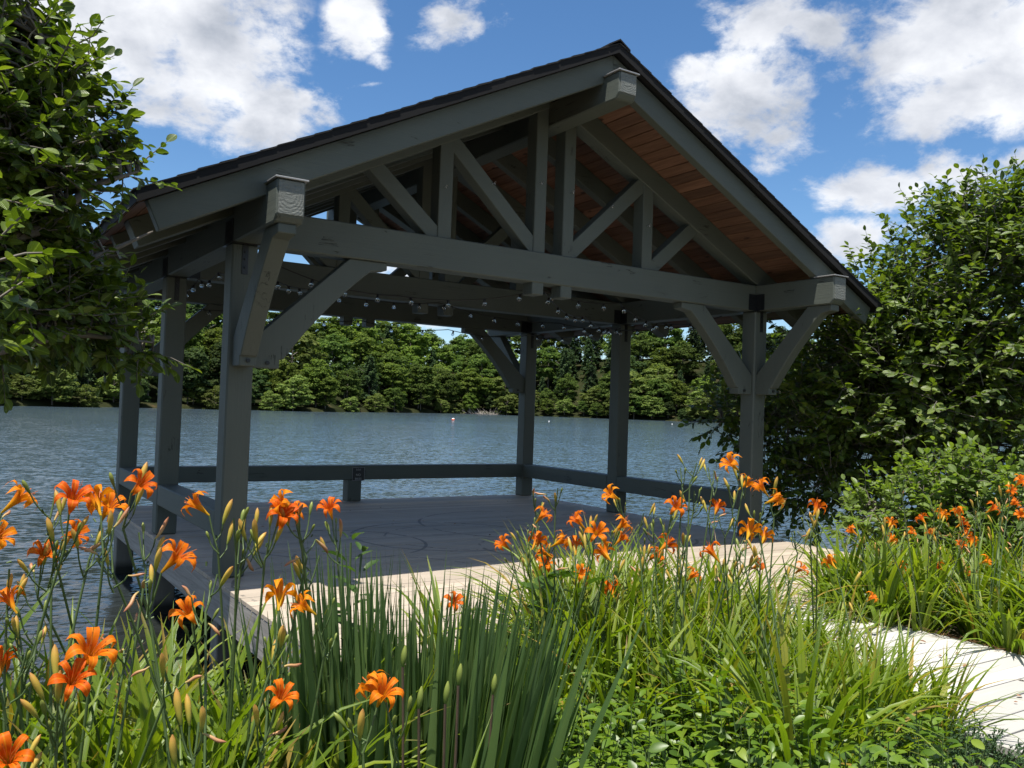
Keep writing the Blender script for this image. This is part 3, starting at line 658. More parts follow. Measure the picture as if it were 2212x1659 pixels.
    # black steel connectors on the posts
    for y in (0, D1, D2):
        for x, sx in ((0, 1), (WID, -1)):
            xi = x+S if sx > 0 else x
            b = part_box('post_bracket', x+.085, x+.135, y-.006, y, HB-.26, HB-.002, M['steel'], PV, 0)
            for z in (HB-.07, HB-.13, HB-.2): bolt(b, (x+.11, y-.006, z), (0, -1, 0), .011, .01)
            part_box('corner_plate', min(xi, xi+sx*.13), max(xi, xi+sx*.13), y-.005, y, HB+.001, HB+.2, M['steel'], PV, 0)
            part_box('corner_plate', min(xi, xi+sx*.005), max(xi, xi+sx*.005), y-.135, y-.001, HB+.001, HB+.2, M['steel'], PV, 0)
            part_box('bearing_plate', x-.02, x+S+.02, y-.05, y+S+.05, HB-.006, HB-.001, M['steel'], PV, 0)
            if y == 0 and x == 0: part_box('side_plate', -.005, 0, -.01, .23, HB+.001, HB+.2, M['steel'], PV, 0)
            elif x == 0: part_box('side_plate', -.005, 0, y-.01, y+.23, HB+.001, HB+.2, M['steel'], PV, 0)
    for px, pz in ((3.12, 3.85), (3.53, 3.82), (2.55, 3.75), (2.0, 3.62), (4.07, 3.75), (4.62, 3.62)):
        a = np.linspace(-.5*math.pi, 1.0*math.pi, 9); mb = MB(); mb.tube([(px, .03, pz), (px, -.012, pz)] + [(px, -.03+.014*math.cos(t), pz+.014*math.sin(t)) for t in a], .0035, 4); mb.obj('cup_hook', M['hook'], PV)
pavilion()
def sign():
    o = thing('notice_sign', 'small black NO BIKES sign on the back rail above its short stub', 'sign', (3.393, D2+.003, .417))
    part_box('sign_plate', -.104, .104, -.007, -.0005, -.106, .106, M['signface'], o, .002)
    bm = bmesh.new()
    for a in ((-.100, .100, -.102, -.098), (-.100, .100, .098, .102), (-.100, -.096, -.0979, .0979), (.096, .100, -.0979, .0979)): box(bm, a[0], a[1], -.0085, -.0072, a[2], a[3])
    bm_obj('sign_border', bm, M['signink'], o)
    bm = bmesh.new()
    for i, h in enumerate((.028, .022, .03, .024, .028)): box(bm, -.036+i*.0165, -.031+i*.0165, -.0085, -.0072, .052, .052+h)
    bm_obj('sign_strokes', bm, M['signink'], o)
    for tx, z, sz in (('NO', -.030, .05), ('BIKES', -.088, .044)):
        c = bpy.data.curves.new('t', 'FONT'); c.body = tx; c.size = sz; c.align_x = 'CENTER'; c.extrude = .0006
        q = bpy.data.objects.new('t', c); COL.objects.link(q); dg = bpy.context.evaluated_depsgraph_get(); me = bpy.data.meshes.new_from_object(q.evaluated_get(dg))
        bpy.data.objects.remove(q); t = link('sign_text', me, o, [M['signink']]); t.rotation_euler = (R(90), 0, 0); t.location = (0, -.0078, z)
sign()

# ------------------------------------------------------------------ string lights
def bulb_meshes():
    a = np.linspace(-1.5, 1.25, 9); b = MB(); b.tube([(0, 0, -.058+.026*math.sin(x)) for x in a], [max(.001, .026*math.cos(x)) for x in a], 10); b.tube([(0, 0, -.055), (0, 0, -.04)], .004, 5)
    s = MB(); s.tube([(0, 0, -.036), (0, 0, -.006), (0, 0, .004)], [.015, .015, .007], 8); mb, ms = b.mesh('bulb'), s.mesh('socket'); mb.materials.append(M['glass']); ms.materials.append(M['wire']); return mb, ms
BULB, SOCK = bulb_meshes()
def string(label, hooks, sag, step=.42):
    o = thing('string_lights', label, 'string lights', hooks[0], 'festoon strings under the roof'); pts = []; acc = .2
    h0 = np.array(hooks[0]); mb = MB(); bulbs = []
    for a, b in zip(hooks[:-1], hooks[1:]):
        a, b = np.array(a), np.array(b); ln = np.linalg.norm(b-a); P = curve_pts(a, b, (0, 0, -sag*ln), 14); mb.tube(P-h0, .006, 5)
        t = acc/ln
        while t < 1: bulbs.append(a*(1-t)+b*t+np.array((0, 0, -sag*ln*4*t*(1-t)))-h0); t += step/ln
        acc = (t-1)*ln
    mb.obj('wire', M['wire'], o)
    for p in bulbs:
        q = bpy.data.objects.new('bulb', BULB); COL.objects.link(q); q.parent = o; q.location = tuple(p); q.rotation_euler = (random.uniform(-.2, .2), random.uniform(-.2, .2), 0)
        s = bpy.data.objects.new('socket', SOCK); COL.objects.link(s); s.parent = q
string('string of clear globe bulbs zigzagging just behind the front beam', [(.3, .3, 2.78), (1.9, .75, 2.62), (3.4, .32, 2.80), (4.6, .45, 2.78), (6.35, 1.4, 2.75)], .05, .40)
string('string of clear globe bulbs looping along the middle beam', [(.28, .6, 2.78), (1.5, 2.3, 2.80), (3.3, 2.5, 2.83), (5.2, 2.45, 2.72), (6.38, D1-.05, 2.74)], .035, .38)
string('string of clear globe bulbs sagging from the middle of the front beam', [(3.42, .3, 2.78), (4.9, 1.5, 2.72), (6.38, 2.5, 2.76)], .05, .40)
string('string of clear globe bulbs hung along the back beam', [(.3, D2-.1, 2.76), (1.7, D2-.12, 2.78), (3.3, D2-.1, 2.76), (4.8, D2-.12, 2.74), (6.36, D2-.1, 2.76)], .04, .55)
string('string of clear globe bulbs along the right side beam', [(6.36, .5, 2.78), (6.36, 1.6, 2.76), (6.36, 2.9, 2.77), (6.36, D2-.2, 2.77)], .05, .36)
string('string of clear globe bulbs bunched inside the left side beam', [(.27, .6, 2.77), (.27, 1.5, 2.76), (.27, 2.3, 2.78), (.27, 3.4, 2.77), (.27, D2-.2, 2.77)], .07, .34)

# ------------------------------------------------------------------ near trees and shrubs
def leafy(name, label, cat, base, limbs, blobs, leaf, mat, seed, group=None, shell=.55, per=(9, 13), twig=(.3, .55), trunk_mat=None):
    g = np.random.default_rng(seed); base = np.array(base, float); o = thing(name, label, cat, base, group)
    tr = MB(); nodes = []
    for pts, r0, r1 in limbs:
        P = np.array(pts, float); t = np.linspace(0, 1, len(P)); tt = np.linspace(0, 1, 4*len(P))
        Q = np.stack([np.interp(tt, t, P[:, i]) for i in range(3)], -1); Q[1:-1] = (Q[:-2]+2*Q[1:-1]+Q[2:])/4
        tr.tube(Q-base, np.linspace(r0, r1, len(Q)), 7); nodes.append(Q)
    nodes = np.concatenate(nodes); lv = MB(); LP = []; LA = []; LN = []; LL = []
    for c, rad, n in blobs:
        c = np.array(c, float); rad = np.array(rad, float)
        for k in range(n):
            d = unit(g.normal(0, 1, 3)); rr = g.uniform(shell**3, 1)**(1/3)*(1+.16*g.normal()); p = c + d*rad*rr
            out = unit(d/rad)
            dr = unit(out*.75 + np.array([0, 0, .35]) + g.normal(0, .42, 3)); ln = g.uniform(*twig); e = p + dr*ln
            j = np.argmin(((nodes-p)**2).sum(1)); q = nodes[j]
            if k % 3 == 0: tr.tube(curve_pts(q-base, p-base, (0, 0, .08), 4), [.010, .008, .006, .005], 4)
            tr.tube([p-base, (p+e)/2-base+g.normal(0, .015, 3), e-base], [.005, .004, .002], 4)
            m_ = int(g.integers(*per)); t = np.linspace(.12, 1, m_)[:, None]; ctr = p*(1-t)+e*t
            side = unit(np.cross(dr, [0, 0, 1.])+1e-4); sg = np.where(np.arange(m_) % 2 == 0, 1, -1)[:, None]
            a = unit(dr*.55 + side*sg*.75 + g.normal(0, .28, (m_, 3)) + np.array([0, 0, -.08])); a[-1] = unit(dr + g.normal(0, .2, 3))
            nn = unit(np.array([0, 0, 1.]) + out*.45 + g.normal(0, .38, (m_, 3)))
            LP.append(ctr-base); LA.append(a); LN.append(nn); LL.append(leaf*g.uniform(.6, 1.15, m_))
    add_leaves(lv, np.concatenate(LP), np.concatenate(LA), np.concatenate(LN), np.concatenate(LL), LEAF)
    tr.obj('trunk', trunk_mat or M['bark'], o); lv.obj('crown', mat, o); print(name, 'leaves', sum(map(len, LP))); return o
def A(*q): return tuple(at(*q))
# left: crown over the water beside the pavilion, trunk outside the view
lb = (-3.5, -2.6, float(ground_z(-3.5, -2.6)))
leafy('alder_tree', 'broad leaved tree at the left edge reaching over the pavilion eave', 'tree', lb,
      [([lb, (-3.2, -2.4, 1.2), (-2.6, -2.1, 2.5), A(60, 330, 5.2), A(90, 80, 5.2)], .10, .015), ([(-3.2, -2.4, 1.2), A(-20, 760, 5.4), A(150, 720, 5.8), A(330, 740, 6.1)], .05, .006),
       ([(-2.6, -2.1, 2.5), A(60, 520, 5.4), A(200, 400, 5.6), A(300, 370, 5.7)], .05, .006), ([(-2.9, -2.25, 1.8), A(30, 600, 5.4), A(200, 560, 6.0), A(330, 500, 6.1)], .05, .006), ([(-3.2, -2.4, 1.2), (-2.9, -4, 1.9), A(-40, 600, 2.7)], .03, .006)],
      [(A(-50, 190, 5.6), (.42, .6, .45), 220), (A(-35, 330, 5.6), (.52, .8, .42), 360), (A(5, 410, 5.7), (.34, .6, .34), 210), (A(-150, 330, 5.6), (.6, .9, .8), 120), (A(-10, 560, 5.9), (.46, .6, .34), 230), (A(95, 590, 6.0), (.22, .4, .20), 84), (A(0, 670, 5.9), (.54, .6, .20), 170), (A(165, 690, 6.1), (.24, .3, .14), 80),
       (A(285, 755, 6.2), (.13, .12, .06), 24), (A(215, 350, 5.7), (.11, .1, .07), 16), (A(270, 376, 5.8), (.07, .1, .04), 9), (A(205, 275, 5.7), (.09, .1, .08), 14), (A(170, 180, 5.6), (.08, .1, .08), 10), (A(110, 200, 5.6), (.14, .2, .16), 36), (A(-120, 600, 5.6), (.5, .8, .5), 80), (A(30, 90, 5.6), (.14, .2, .16), 26), (A(-70, 40, 5.5), (.3, .4, .3), 44), (A(-20, 560, 3.3), (.06, .3, .22), 14), (A(-40, 660, 3.3), (.05, .3, .12), 7)], .082, M['alder'], 3, twig=(.14, .32))
rbx, rby = at(2075, 1080, 13.2)[:2]; rb = (rbx, rby, float(ground_z(rbx, rby)))
leafy('alder_tree', 'large dense many stemmed tree right of the pavilion with a shaded underside', 'tree', rb,
      [([rb, A(2075, 1000, 13.2), A(2068, 850, 13.2), A(2070, 640, 13.1), A(2090, 430, 13)], .09, .012), ([rb, A(2010, 990, 13), A(1940, 900, 12.8), A(1860, 820, 12.5), A(1800, 700, 12.3)], .075, .010),
       ([rb, A(1980, 1040, 12.8), A(1880, 960, 12.6), A(1760, 900, 12.5), A(1640, 900, 12.6), A(1560, 910, 12.6)], .05, .006), ([rb, A(2150, 960, 13.5), A(2250, 760, 13.8), A(2290, 540, 13.8)], .075, .012), ([A(2068, 850, 13.2), A(2000, 760, 12.8), A(1930, 620, 12.5)], .03, .008)],
      [(A(2125, 640, 13.0), (1.25, 1.3, 1.2), 626), (A(1990, 745, 12.7), (1.15, 1.3, .9), 548), (A(2230, 620, 13.6), (1.4, 1.4, 1.15), 508), (A(1855, 790, 12.5), (.9, 1.2, .85), 430), (A(2000, 850, 12.8), (1.9, 1.4, .8), 587), (A(1780, 930, 12.6), (.75, 1.0, .75), 332),
       (A(2140, 920, 13.2), (1.5, 1.2, .75), 391), (A(1590, 890, 12.7), (.30, .4, .32), 66), (A(1630, 960, 12.6), (.25, .3, .25), 41), (A(1740, 1060, 12.4), (.42, .5, .35), 97), (A(1860, 1010, 12.5), (.7, .6, .4), 136), (A(2100, 480, 12.9), (.45, .6, .42), 89), (A(1880, 640, 12.5), (.4, .4, .3), 49), (A(2190, 500, 13.2), (.5, .6, .35), 89), (A(2020, 1000, 12.9), (.8, .6, .35), 97)], .112, M['alder'], 11, shell=.3)
sb = at(2060, 1240, 9.6); sb[2] = ground_z(sb[0], sb[1])
leafy('leafy_shrub', 'rounded light green shrub behind the right hand daylilies', 'shrub', sb,
      [([sb, A(2050, 1120, 9.7), A(2040, 1060, 9.8)], .02, .005), ([sb, A(1960, 1150, 9.6), A(1900, 1100, 9.6)], .018, .005), ([sb, A(2150, 1130, 9.8), A(2200, 1060, 9.9)], .018, .005)],
      [(A(2060, 1120, 9.8), (.72, .7, .50), 204), (A(1940, 1140, 9.6), (.42, .5, .36), 95), (A(2190, 1130, 9.7), (.6, .6, .5), 136), (A(1890, 1105, 9.6), (.2, .3, .18), 23), (A(2050, 1045, 9.8), (.4, .4, .2), 61), (A(2130, 1190, 9.5), (.7, .5, .35), 119)], .088, M['alder2'], 21, twig=(.18, .34), shell=.3)

# ------------------------------------------------------------------ strappy plants
def blades(mb, n, hgt, wid, spread, lean, g, stiff=False, droop=1.0, mi=0):
    for k in range(n):
        th = g.uniform(0, 6.283); d = np.array([math.cos(th), math.sin(th), 0]); r0 = spread*math.sqrt(g.uniform(0, 1)); b = np.array([math.cos(th), math.sin(th), 0])*r0 + np.array([*g.normal(0, .02, 2), 0])
        L = hgt*(g.uniform(.8, 1.12) if stiff else g.uniform(.65, 1.12)); ns = 9; t = np.linspace(0, 1, ns)
        if stiff:
            l = lean*g.uniform(-.2, 1.0); out = L*(l*t + .10*l*t**2); up = L*t*math.sqrt(max(.1, 1-l*l))
        else:
            l = lean*g.uniform(.25, 1.25); a0 = l*.38; cur = droop*g.uniform(.5, 1.7)*l
            ang = a0 + cur*t**1.6*1.5; ang = np.minimum(ang, 2.6); out = np.concatenate([[0], np.cumsum(np.sin(ang[:-1]))])*L/(ns-1); up = np.concatenate([[0], np.cumsum(np.cos(ang[:-1]))])*L/(ns-1)
        P = b + out[:, None]*d + up[:, None]*np.array([0, 0, 1.])
        tw = g.uniform(-.9, .9) if stiff else g.uniform(-.35, .35); side0 = np.array([-d[1], d[0], 0])
        T = np.gradient(P, axis=0); T = unit(T); Nn = unit(np.cross(np.broadcast_to(side0, T.shape), T)); side = side0*np.cos(tw*(.3+t))[:, None] + Nn*np.sin(tw*(.3+t))[:, None]
        w = wid*g.uniform(.7, 1.2)*np.clip(np.minimum((1-t)*(2.6 if not stiff else 2.2)+.03, .72+t*.6), .03, 1)*.5
        fold = -np.cross(side, T)*w[:, None]*(.35 if not stiff else .15)
        V = np.stack([P-side*w[:, None]+fold, P, P+side*w[:, None]+fold], 1).reshape(-1, 3)
        i = np.arange(ns-1)*3; F = np.concatenate([np.stack([i, i+1, i+4, i+3], -1), np.stack([i+1, i+2, i+5, i+4], -1)])
        mb.add(V, [F], np.stack([np.tile([0, .5, 1.], ns), np.repeat(t, 3)], -1), mi)
def flower_mesh(seed):
    g = np.random.default_rng(seed); mb = MB(); sc = 1.0
    for k in range(6):
        inner = k % 2 == 0; th = k*math.pi/3 + g.normal(0, .07); ns, nw = 10, 5; t = np.linspace(0, 1, ns); rc = g.uniform(.7, 1.35)
        kr = [0, .12, .3, .5, .7, .85, 1.]; r = np.interp(t, kr, [.003, .006, .012, .025, .046, .060, .064*(1 if rc < 1.1 else .9)]); z = np.interp(t, kr, [0, .022, .054, .084, .096, .088, .088-.030*rc])
        wmax = .0160 if inner else .0105; w = wmax*np.interp(t, [0, .15, .35, .6, .8, .93, 1], [.22, .34, .62, 1., .85, .45, .04])
        u = np.linspace(-1, 1, nw); ruf = g.uniform(0, 6.28)
        V = []
        for i in range(ns):
            for uu in u:
                cup = (abs(uu)**1.5)*w[i]*(.55 if t[i] < .5 else .15)
                ww = z[i] + cup*.6 + (.0028*math.sin(6*t[i]*3+ruf+uu*2)*abs(uu)*(t[i] > .45)); rr = r[i] - cup*.5; a = th
                V.append((rr*math.cos(a)-uu*w[i]*math.sin(a), rr*math.sin(a)+uu*w[i]*math.cos(a), ww - (0 if inner else .0015)))
        i, j = np.meshgrid(np.arange(ns-1), np.arange(nw-1), indexing='ij'); b = (i*nw+j).ravel()
        mb.add(V, [np.stack([b, b+1, b+nw+1, b+nw], -1)], [( (uu+1)/2, t_) for t_ in t for uu in u])
    for k in range(6):
        th = k*math.pi/3+.4; q = .016+.006*g.uniform(); mb.tube([(.002*math.cos(th), .002*math.sin(th), .02), (q*.6*math.cos(th), q*.6*math.sin(th), .07), (q*math.cos(th), q*math.sin(th), .098), (q*1.25*math.cos(th), q*1.25*math.sin(th), .108)], [.0008, .0008, .0008, .0018], 4, 1)
    mb.tube([(0, 0, .02), (.006, .004, .08), (.024, .012, .122)], .0008, 4, 1)
    me = mb.mesh('flower'); me.materials.append(M['petal']); me.materials.append(M['stamen']); return me
FLOW = [flower_mesh(40+i) for i in range(6)]
def bud_mesh(L, r, mat, bend=.0, wob=0.):
    t = np.linspace(0, 1, 9); g = np.random.default_rng(int(L*1e4)); P = np.stack([bend*t*t, wob*np.sin(t*7), L*t], -1); mb = MB(); mb.tube(P, r*np.interp(t, [0, .08, .25, .6, .85, 1], [.35, .5, .75, 1, .8, .12])*(1+wob*18*np.sin(t*19)), 7); me = mb.mesh('bud'); me.materials.append(mat); return me
BUDS = [bud_mesh(.072, .0078, M['bud'], .006), bud_mesh(.058, .0068, M['bud'], -.008), bud_mesh(.040, .0055, M['greenbud'], .003), bud_mesh(.024, .0042, M['greenbud'])]
SPENT = [bud_mesh(.060, .0050, M['spent'], .010, .002), bud_mesh(.052, .0044, M['spent'], -.014, .002), bud_mesh(.044, .0050, M['spent'], .010, .0015)]
def _noop(): pass
def euler_to(d, spin): return (Matrix(Vector(d).to_track_quat('Z', 'Y').to_matrix()) @ Matrix.Rotation(spin, 3, 'Z')).to_euler()
CAMV = Vector(CAM)
def put(name, me, par, p, d, sc=1.):
    q = bpy.data.objects.new(name, me); COL.objects.link(q); q.parent = par; q.location = tuple(p); q.rotation_euler = euler_to(d, random.uniform(0, 6.28)); q.scale = (sc,)*3; return q
gd = np.random.default_rng(77)
class Lily:
    all = []
    def __init__(s, x, y, region): s.x, s.y, s.region, s.sc, s.nf = x, y, region, [], 0; Lily.all.append(s)
def near_lily(x, y, rad, region):
    best = min(Lily.all, key=lambda l: (l.x-x)**2+(l.y-y)**2, default=None)
    if best and (best.x-x)**2+(best.y-y)**2 < rad*rad: return best
    return Lily(x, y, region)
# blooms measured on the photograph: where, how far over the ground, tilt seen
BLOOM = [(45, 1072, 2.75, 0), (160, 1070, 2.45, 0), (205, 1075, 2.5, 0), (236, 1090, 2.6, 1), (310, 1040, 2.55, 0), (418, 1085, 2.8, 0), (172, 1148, 2.65, 0), (97, 1190, 2.8, 0), (8, 1150, 2.4, 0), (385, 1200, 2.35, 0), (600, 1080, 2.6, 0),
         (632, 1100, 2.65, 1), (612, 1108, 2.6, 1), (710, 1090, 2.9, 1), (606, 1280, 2.5, 0), (648, 1302, 2.6, 0), (403, 1320, 2.7, 0), (198, 1405, 1.95, 1), (160, 1460, 1.9, 1), (14, 1285, 2.6, 0), (612, 1496, 2.15, 1), (795, 1475, 2.05, 0), (832, 1488, 2.0, 1), (18, 1630, 1.85, 1), (4, 1420, 2.6, 0)]
BLOOM_M = [(1175, 1110, 4.1), (1245, 1122, 4.1), (1320, 1068, 4.6), (1290, 1150, 3.9), (1345, 1133, 4.4), (1160, 1168, 4.2), (1170, 1190, 4.3), (1085, 1172, 4.2), (1460, 1094, 4.2), (1550, 1092, 4.3), (1578, 1000, 4.2), (1614, 1042, 4.6), (1642, 1048, 4.2), (1680, 1076, 3.9), (1620, 1145, 3.8),
           (1652, 1155, 4.2), (1535, 1190, 4.0), (1440, 1176, 4.4), (1418, 1198, 4.5), (1765, 1093, 4.6), (1256, 1236, 4.6), (1320, 1270, 4.6), (980, 1300, 4.3), (1642, 1218, 4.7), (1735, 1226, 4.9), (1790, 1210, 4.8), (1242, 1176, 4.1), (1214, 1168, 4.3), (1306, 1194, 4.2), (1180, 1215, 4.4), (1345, 1160, 4.6), (1500, 1240, 4.6)]
BLOOM_R = [(1925, 1128, 6.8), (1990, 1118, 6.9), (2035, 1112, 7.2), (2070, 1106, 7.0), (1970, 1148, 7.3), (2010, 1148, 7.3), (2080, 1130, 7.3), (2088, 1150, 7.3), (1946, 1222, 7.2), (2130, 1212, 7.6), (2102, 1238, 7.6), (2145, 1098, 7.2), (2186, 1058, 7.0), (2204, 1040, 7.0), (2190, 1086, 7.4), (1926, 1164, 7.3), (2076, 1174, 7.3), (2100, 1168, 7.4), (1840, 1146, 7.4), (1886, 1288, 6.6), (2205, 1110, 7.3), (2030, 1225, 7.4)]
def scape_for(u, v, d, region, nf):
    T = at(u, v, d); lean = gd.normal(0, .10, 2) + np.array([-.03, .0]); B = T[:2] - lean*1.6
    if region == 'M': B[0] = min(B[0], 2.0); B[1] = min(B[1], YF-.1)
    if region == 'R': B[0] = max(B[0], 4.08)
    l = near_lily(B[0], B[1], .30, region); l.sc.append((T, True, nf)); l.nf += 1
for u, v, d, f in BLOOM: scape_for(u, v, d, 'L', f)
for u, v, d in BLOOM_M: scape_for(u, v, d, 'M', 0)
for u, v, d in BLOOM_R: scape_for(u, v, d, 'R', 0)
# stalks carrying only buds and withered blooms
for (u, v, d, rg) in [(505, 1120, 2.6, 'L'), (545, 1150, 2.7, 'L'), (470, 1240, 2.5, 'L'), (690, 1200, 2.9, 'L'), (300, 1150, 2.6, 'L'), (240, 1150, 2.5, 'L'), (120, 1060, 2.7, 'L'), (60, 1400, 2.4, 'L'), (430, 1560, 1.9, 'L'), (330, 1430, 2.3, 'L'), (570, 1400, 2.4, 'L'), (20, 1230, 2.6, 'L'), (85, 1340, 2.6, 'L'), (285, 1370, 2.6, 'L'),
                      (1150, 1060, 4.2, 'M'), (1205, 1055, 4.3, 'M'), (1390, 1110, 4.4, 'M'), (1410, 1120, 4.4, 'M'), (1470, 1010, 4.2, 'M'), (1505, 1000, 4.2, 'M'), (1530, 1010, 4.3, 'M'), (1500, 1060, 4.3, 'M'), (1710, 1150, 4.4, 'M'), (1780, 1130, 4.6, 'M'), (1380, 1180, 4.6, 'M'), (1580, 1120, 4.5, 'M'), (1000, 1270, 4.4, 'M'), (1480, 1170, 4.5, 'M'), (1600, 1190, 4.6, 'M'), (1690, 1200, 4.6, 'M'), (1030, 1300, 4.4, 'M'), (1350, 1230, 4.6, 'M'), (1560, 1220, 4.4, 'M'),
                      (1955, 1030, 6.3, 'R'), (2010, 1080, 7.2, 'R'), (2120, 1080, 7.2, 'R'), (2165, 1110, 7.4, 'R'), (1900, 1180, 7.2, 'R'), (1870, 1160, 7.4, 'R'), (2150, 1150, 7.4, 'R'), (2060, 1150, 7.4, 'R'), (2200, 1170, 7.4, 'R'), (1985, 1180, 7.4, 'R')]:
    T = at(u, v, d); B = T[:2] - gd.normal(0, .10, 2)
    if rg == 'M': B[0] = min(B[0], 2.0); B[1] = min(B[1], YF-.1)
    if rg == 'R': B[0] = max(B[0], 4.08)
    near_lily(B[0], B[1], .30, rg).sc.append((T, False, 0))
# leafy clumps without stalks fill the beds
JUN = at_z(2085, 1652, .08)
def fill(n, us, ds, rg, ok, gap):
    k = 0; tries = 0
    while k < n and tries < 4000:
        tries += 1; u = gd.uniform(*us); d = gd.uniform(*ds); p = CAM[:2] + unit(ray(u, 1400)[:2])*d
        if not ok(p[0], p[1]) or (p[0]-JUN[0])**2+(p[1]-JUN[1])**2 < .42**2: continue
        if any((l.x-p[0])**2+(l.y-p[1])**2 < gap*gap for l in Lily.all): continue
        Lily(p[0], p[1], rg); k += 1
okL = lambda x, y: y < shore_y(x)-.35 and math.hypot(x-CAM[0], y-CAM[1]) < (3.25 if x > -1.35 else 3.7)
fill(80, (-170, 690), (1.9, 4.2), 'L', okL, .165)
fill(66, (1180, 1990), (3.9, 5.9), 'M', lambda x, y: x < 2.04 and y < YF-.15, .21)
fill(22, (1540, 1840), (4.7, 6.1), 'M', lambda x, y: 1.6 < x < 2.26 and -4.5 < y < YF-.1, .13)
fill(20, (1640, 2040), (3.5, 5.2), 'M', lambda x, y: 1.5 < x < 2.2 and y < YF-.15, .15)
fill(26, (1180, 1960), (4.4, 6.3), 'M', lambda x, y: x < 2.05 and YF-1.35 < y < YF-.12, .17)
fill(12, (1780, 2000), (6.2, 8.0), 'R', lambda x, y: 3.72 < x < 4.4 and -3.5 < y < YF-.1, .17)
fill(34, (1830, 2330), (6.6, 9.0), 'R', lambda x, y: x > 4.12 and not (x < 6.7 and y > YF-.1), .27)
FOL = {}
for rg, h in (('L', .92), ('M', 1.08), ('R', .84)):
    FOL[rg] = []
    for i in range(5):
        mb = MB(); blades(mb, 36 if rg != 'R' else 32, h, .034 if rg == 'L' else .032, .07, 1.0, gd, droop=1.1); me = mb.mesh('foliage'); me.materials.append(M['blade']); FOL[rg].append(me)
WHERE = {'L': 'by the water', 'M': 'before the deck', 'R': 'across the boardwalk'}
NUM = ['no', 'one', 'two', 'three', 'four', 'five', 'six', 'seven', 'eight']
ORD = ['leftmost', 'second', 'third', 'fourth', 'fifth', 'sixth', 'seventh', 'eighth', 'ninth', 'tenth', 'eleventh', 'twelfth', 'thirteenth', 'fourteenth', 'fifteenth', 'sixteenth', 'seventeenth', 'eighteenth', 'nineteenth', 'twentieth']
def lily_label(l):
    ns = len(l.sc) - l.nf
    if l.nf: return f'daylily with {NUM[min(l.nf, 8)]} orange bloom{"s" if l.nf > 1 else ""}{" and bud stalks" if ns else ""} {WHERE[l.region]}'
    if ns: return f'daylily with only buds and withered blooms {WHERE[l.region]}'
    return f'arching green daylily clump without flowers {WHERE[l.region]}'
def across(l):                          # how far right the plant stands in the photograph
    d = np.array([l.sc[0][0][0], l.sc[0][0][1], 1.]) - CAM; return (d @ RT)/(d @ FW)
LAB = {}
for l in Lily.all: LAB.setdefault(lily_label(l), []).append(l)
for t_, ls in LAB.items():
    if ls[0].sc and len(ls) > 1:
        ls.sort(key=across)
        for i, l in enumerate(ls): l.label = t_ + (', leftmost of these' if i == 0 else ', rightmost of these' if i == len(ls)-1 else f', {ORD[min(i, 19)]} of these from the left')
    else:
        for l in ls: l.label = t_
def build_lily(l):
    z = float(ground_z(l.x, l.y)); base = np.array([l.x, l.y, z]); lab = l.label
    o = thing('daylily', lab, 'daylily', base, 'orange daylilies growing ' + WHERE[l.region])
    f = bpy.data.objects.new('foliage', random.choice(FOL[l.region])); COL.objects.link(f); f.parent = o; f.rotation_euler = (0, 0, random.uniform(0, 6.28)); s = random.uniform(.8, 1.1)*(.9 if l.region == 'L' and math.hypot(l.x-CAM[0], l.y-CAM[1]) < 2.4 else 1.)*((.92 if l.y > YF-.75 else .68 if l.x > 1.3 and l.y < -4.0 else .9) if l.region == 'M' else 1.); f.scale = (s, s, s*random.uniform(.9, 1.05))
    for T, bloom, facing in l.sc:
        top = T - base; mb = MB(); att = []
        hd = unit(np.array([*gd.normal(0, 1, 2), 0]))
        # axis of the bloom: outwards and up; some look towards the camera
        to = unit(CAM - T); ax = unit(hd*gd.uniform(.5, 1.0) + np.array([0, 0, gd.uniform(.4, .8)])) if not facing else unit(hd*.25 + np.array([0, 0, .55]) + to*.55)
        tipc = top - (ax*.062 if bloom else 0); fork = tipc - np.array([0, 0, .10]) - np.array([*hd[:2], 0])*.03
        b0 = np.array([*gd.normal(0, .03, 2), 0.]); bend = np.array([*gd.normal(0, .02, 2), 0])
        main = curve_pts(b0, fork, bend, 9); mb.tube(main, np.linspace(.0052, .0034, 9), 6)
        mb.tube(curve_pts(fork, tipc, (0, 0, -.008), 5), [.0034, .003, .0028, .0026, .0028], 5)
        if bloom: att.append(('flower', FLOW[gd.integers(6)], tipc, ax, gd.uniform(.66, .86)*(1 if l.region == 'L' else 1.12)))
        nb = int(gd.integers(3, 6))
        for k in range(nb):
            h2 = unit(np.array([*gd.normal(0, 1, 2), 0])); s0 = fork + (tipc-fork)*gd.uniform(-.5, .45); e = s0 + h2*gd.uniform(.015, .05) + np.array([0, 0, gd.uniform(.03, .085)]); dd = unit(e-s0+np.array([0, 0, .03]))
            mb.tube(curve_pts(s0, e, h2*.006, 4), [.0026, .0024, .0022, .0022], 5)
            if gd.uniform() < (.12 if bloom else .2):
                dd = unit(dd + h2*gd.uniform(.1, .9) - np.array([0, 0, gd.uniform(0, 1.9)])); att.append(('withered_bloom', SPENT[gd.integers(3)], e, dd, gd.uniform(.8, 1.2)))
            else: att.append(('bud', BUDS[gd.integers(4)], e, dd, gd.uniform(.8, 1.15)))
        for k in range(5):
            s0 = main[5+k % 4] + (main[6 + k % 3]-main[5+k % 3])*gd.uniform(); h2 = unit(np.array([*gd.normal(0, 1, 2), .8])); mb.tube([s0, s0+h2*.012], [.0022, .0030], 4)
        sc = mb.obj('scape', M['scape'], o)
        for nm, me, p, d, k in att: put(nm, me, sc, p, d, k)
for l in Lily.all: build_lily(l)
print('daylilies', len(Lily.all))

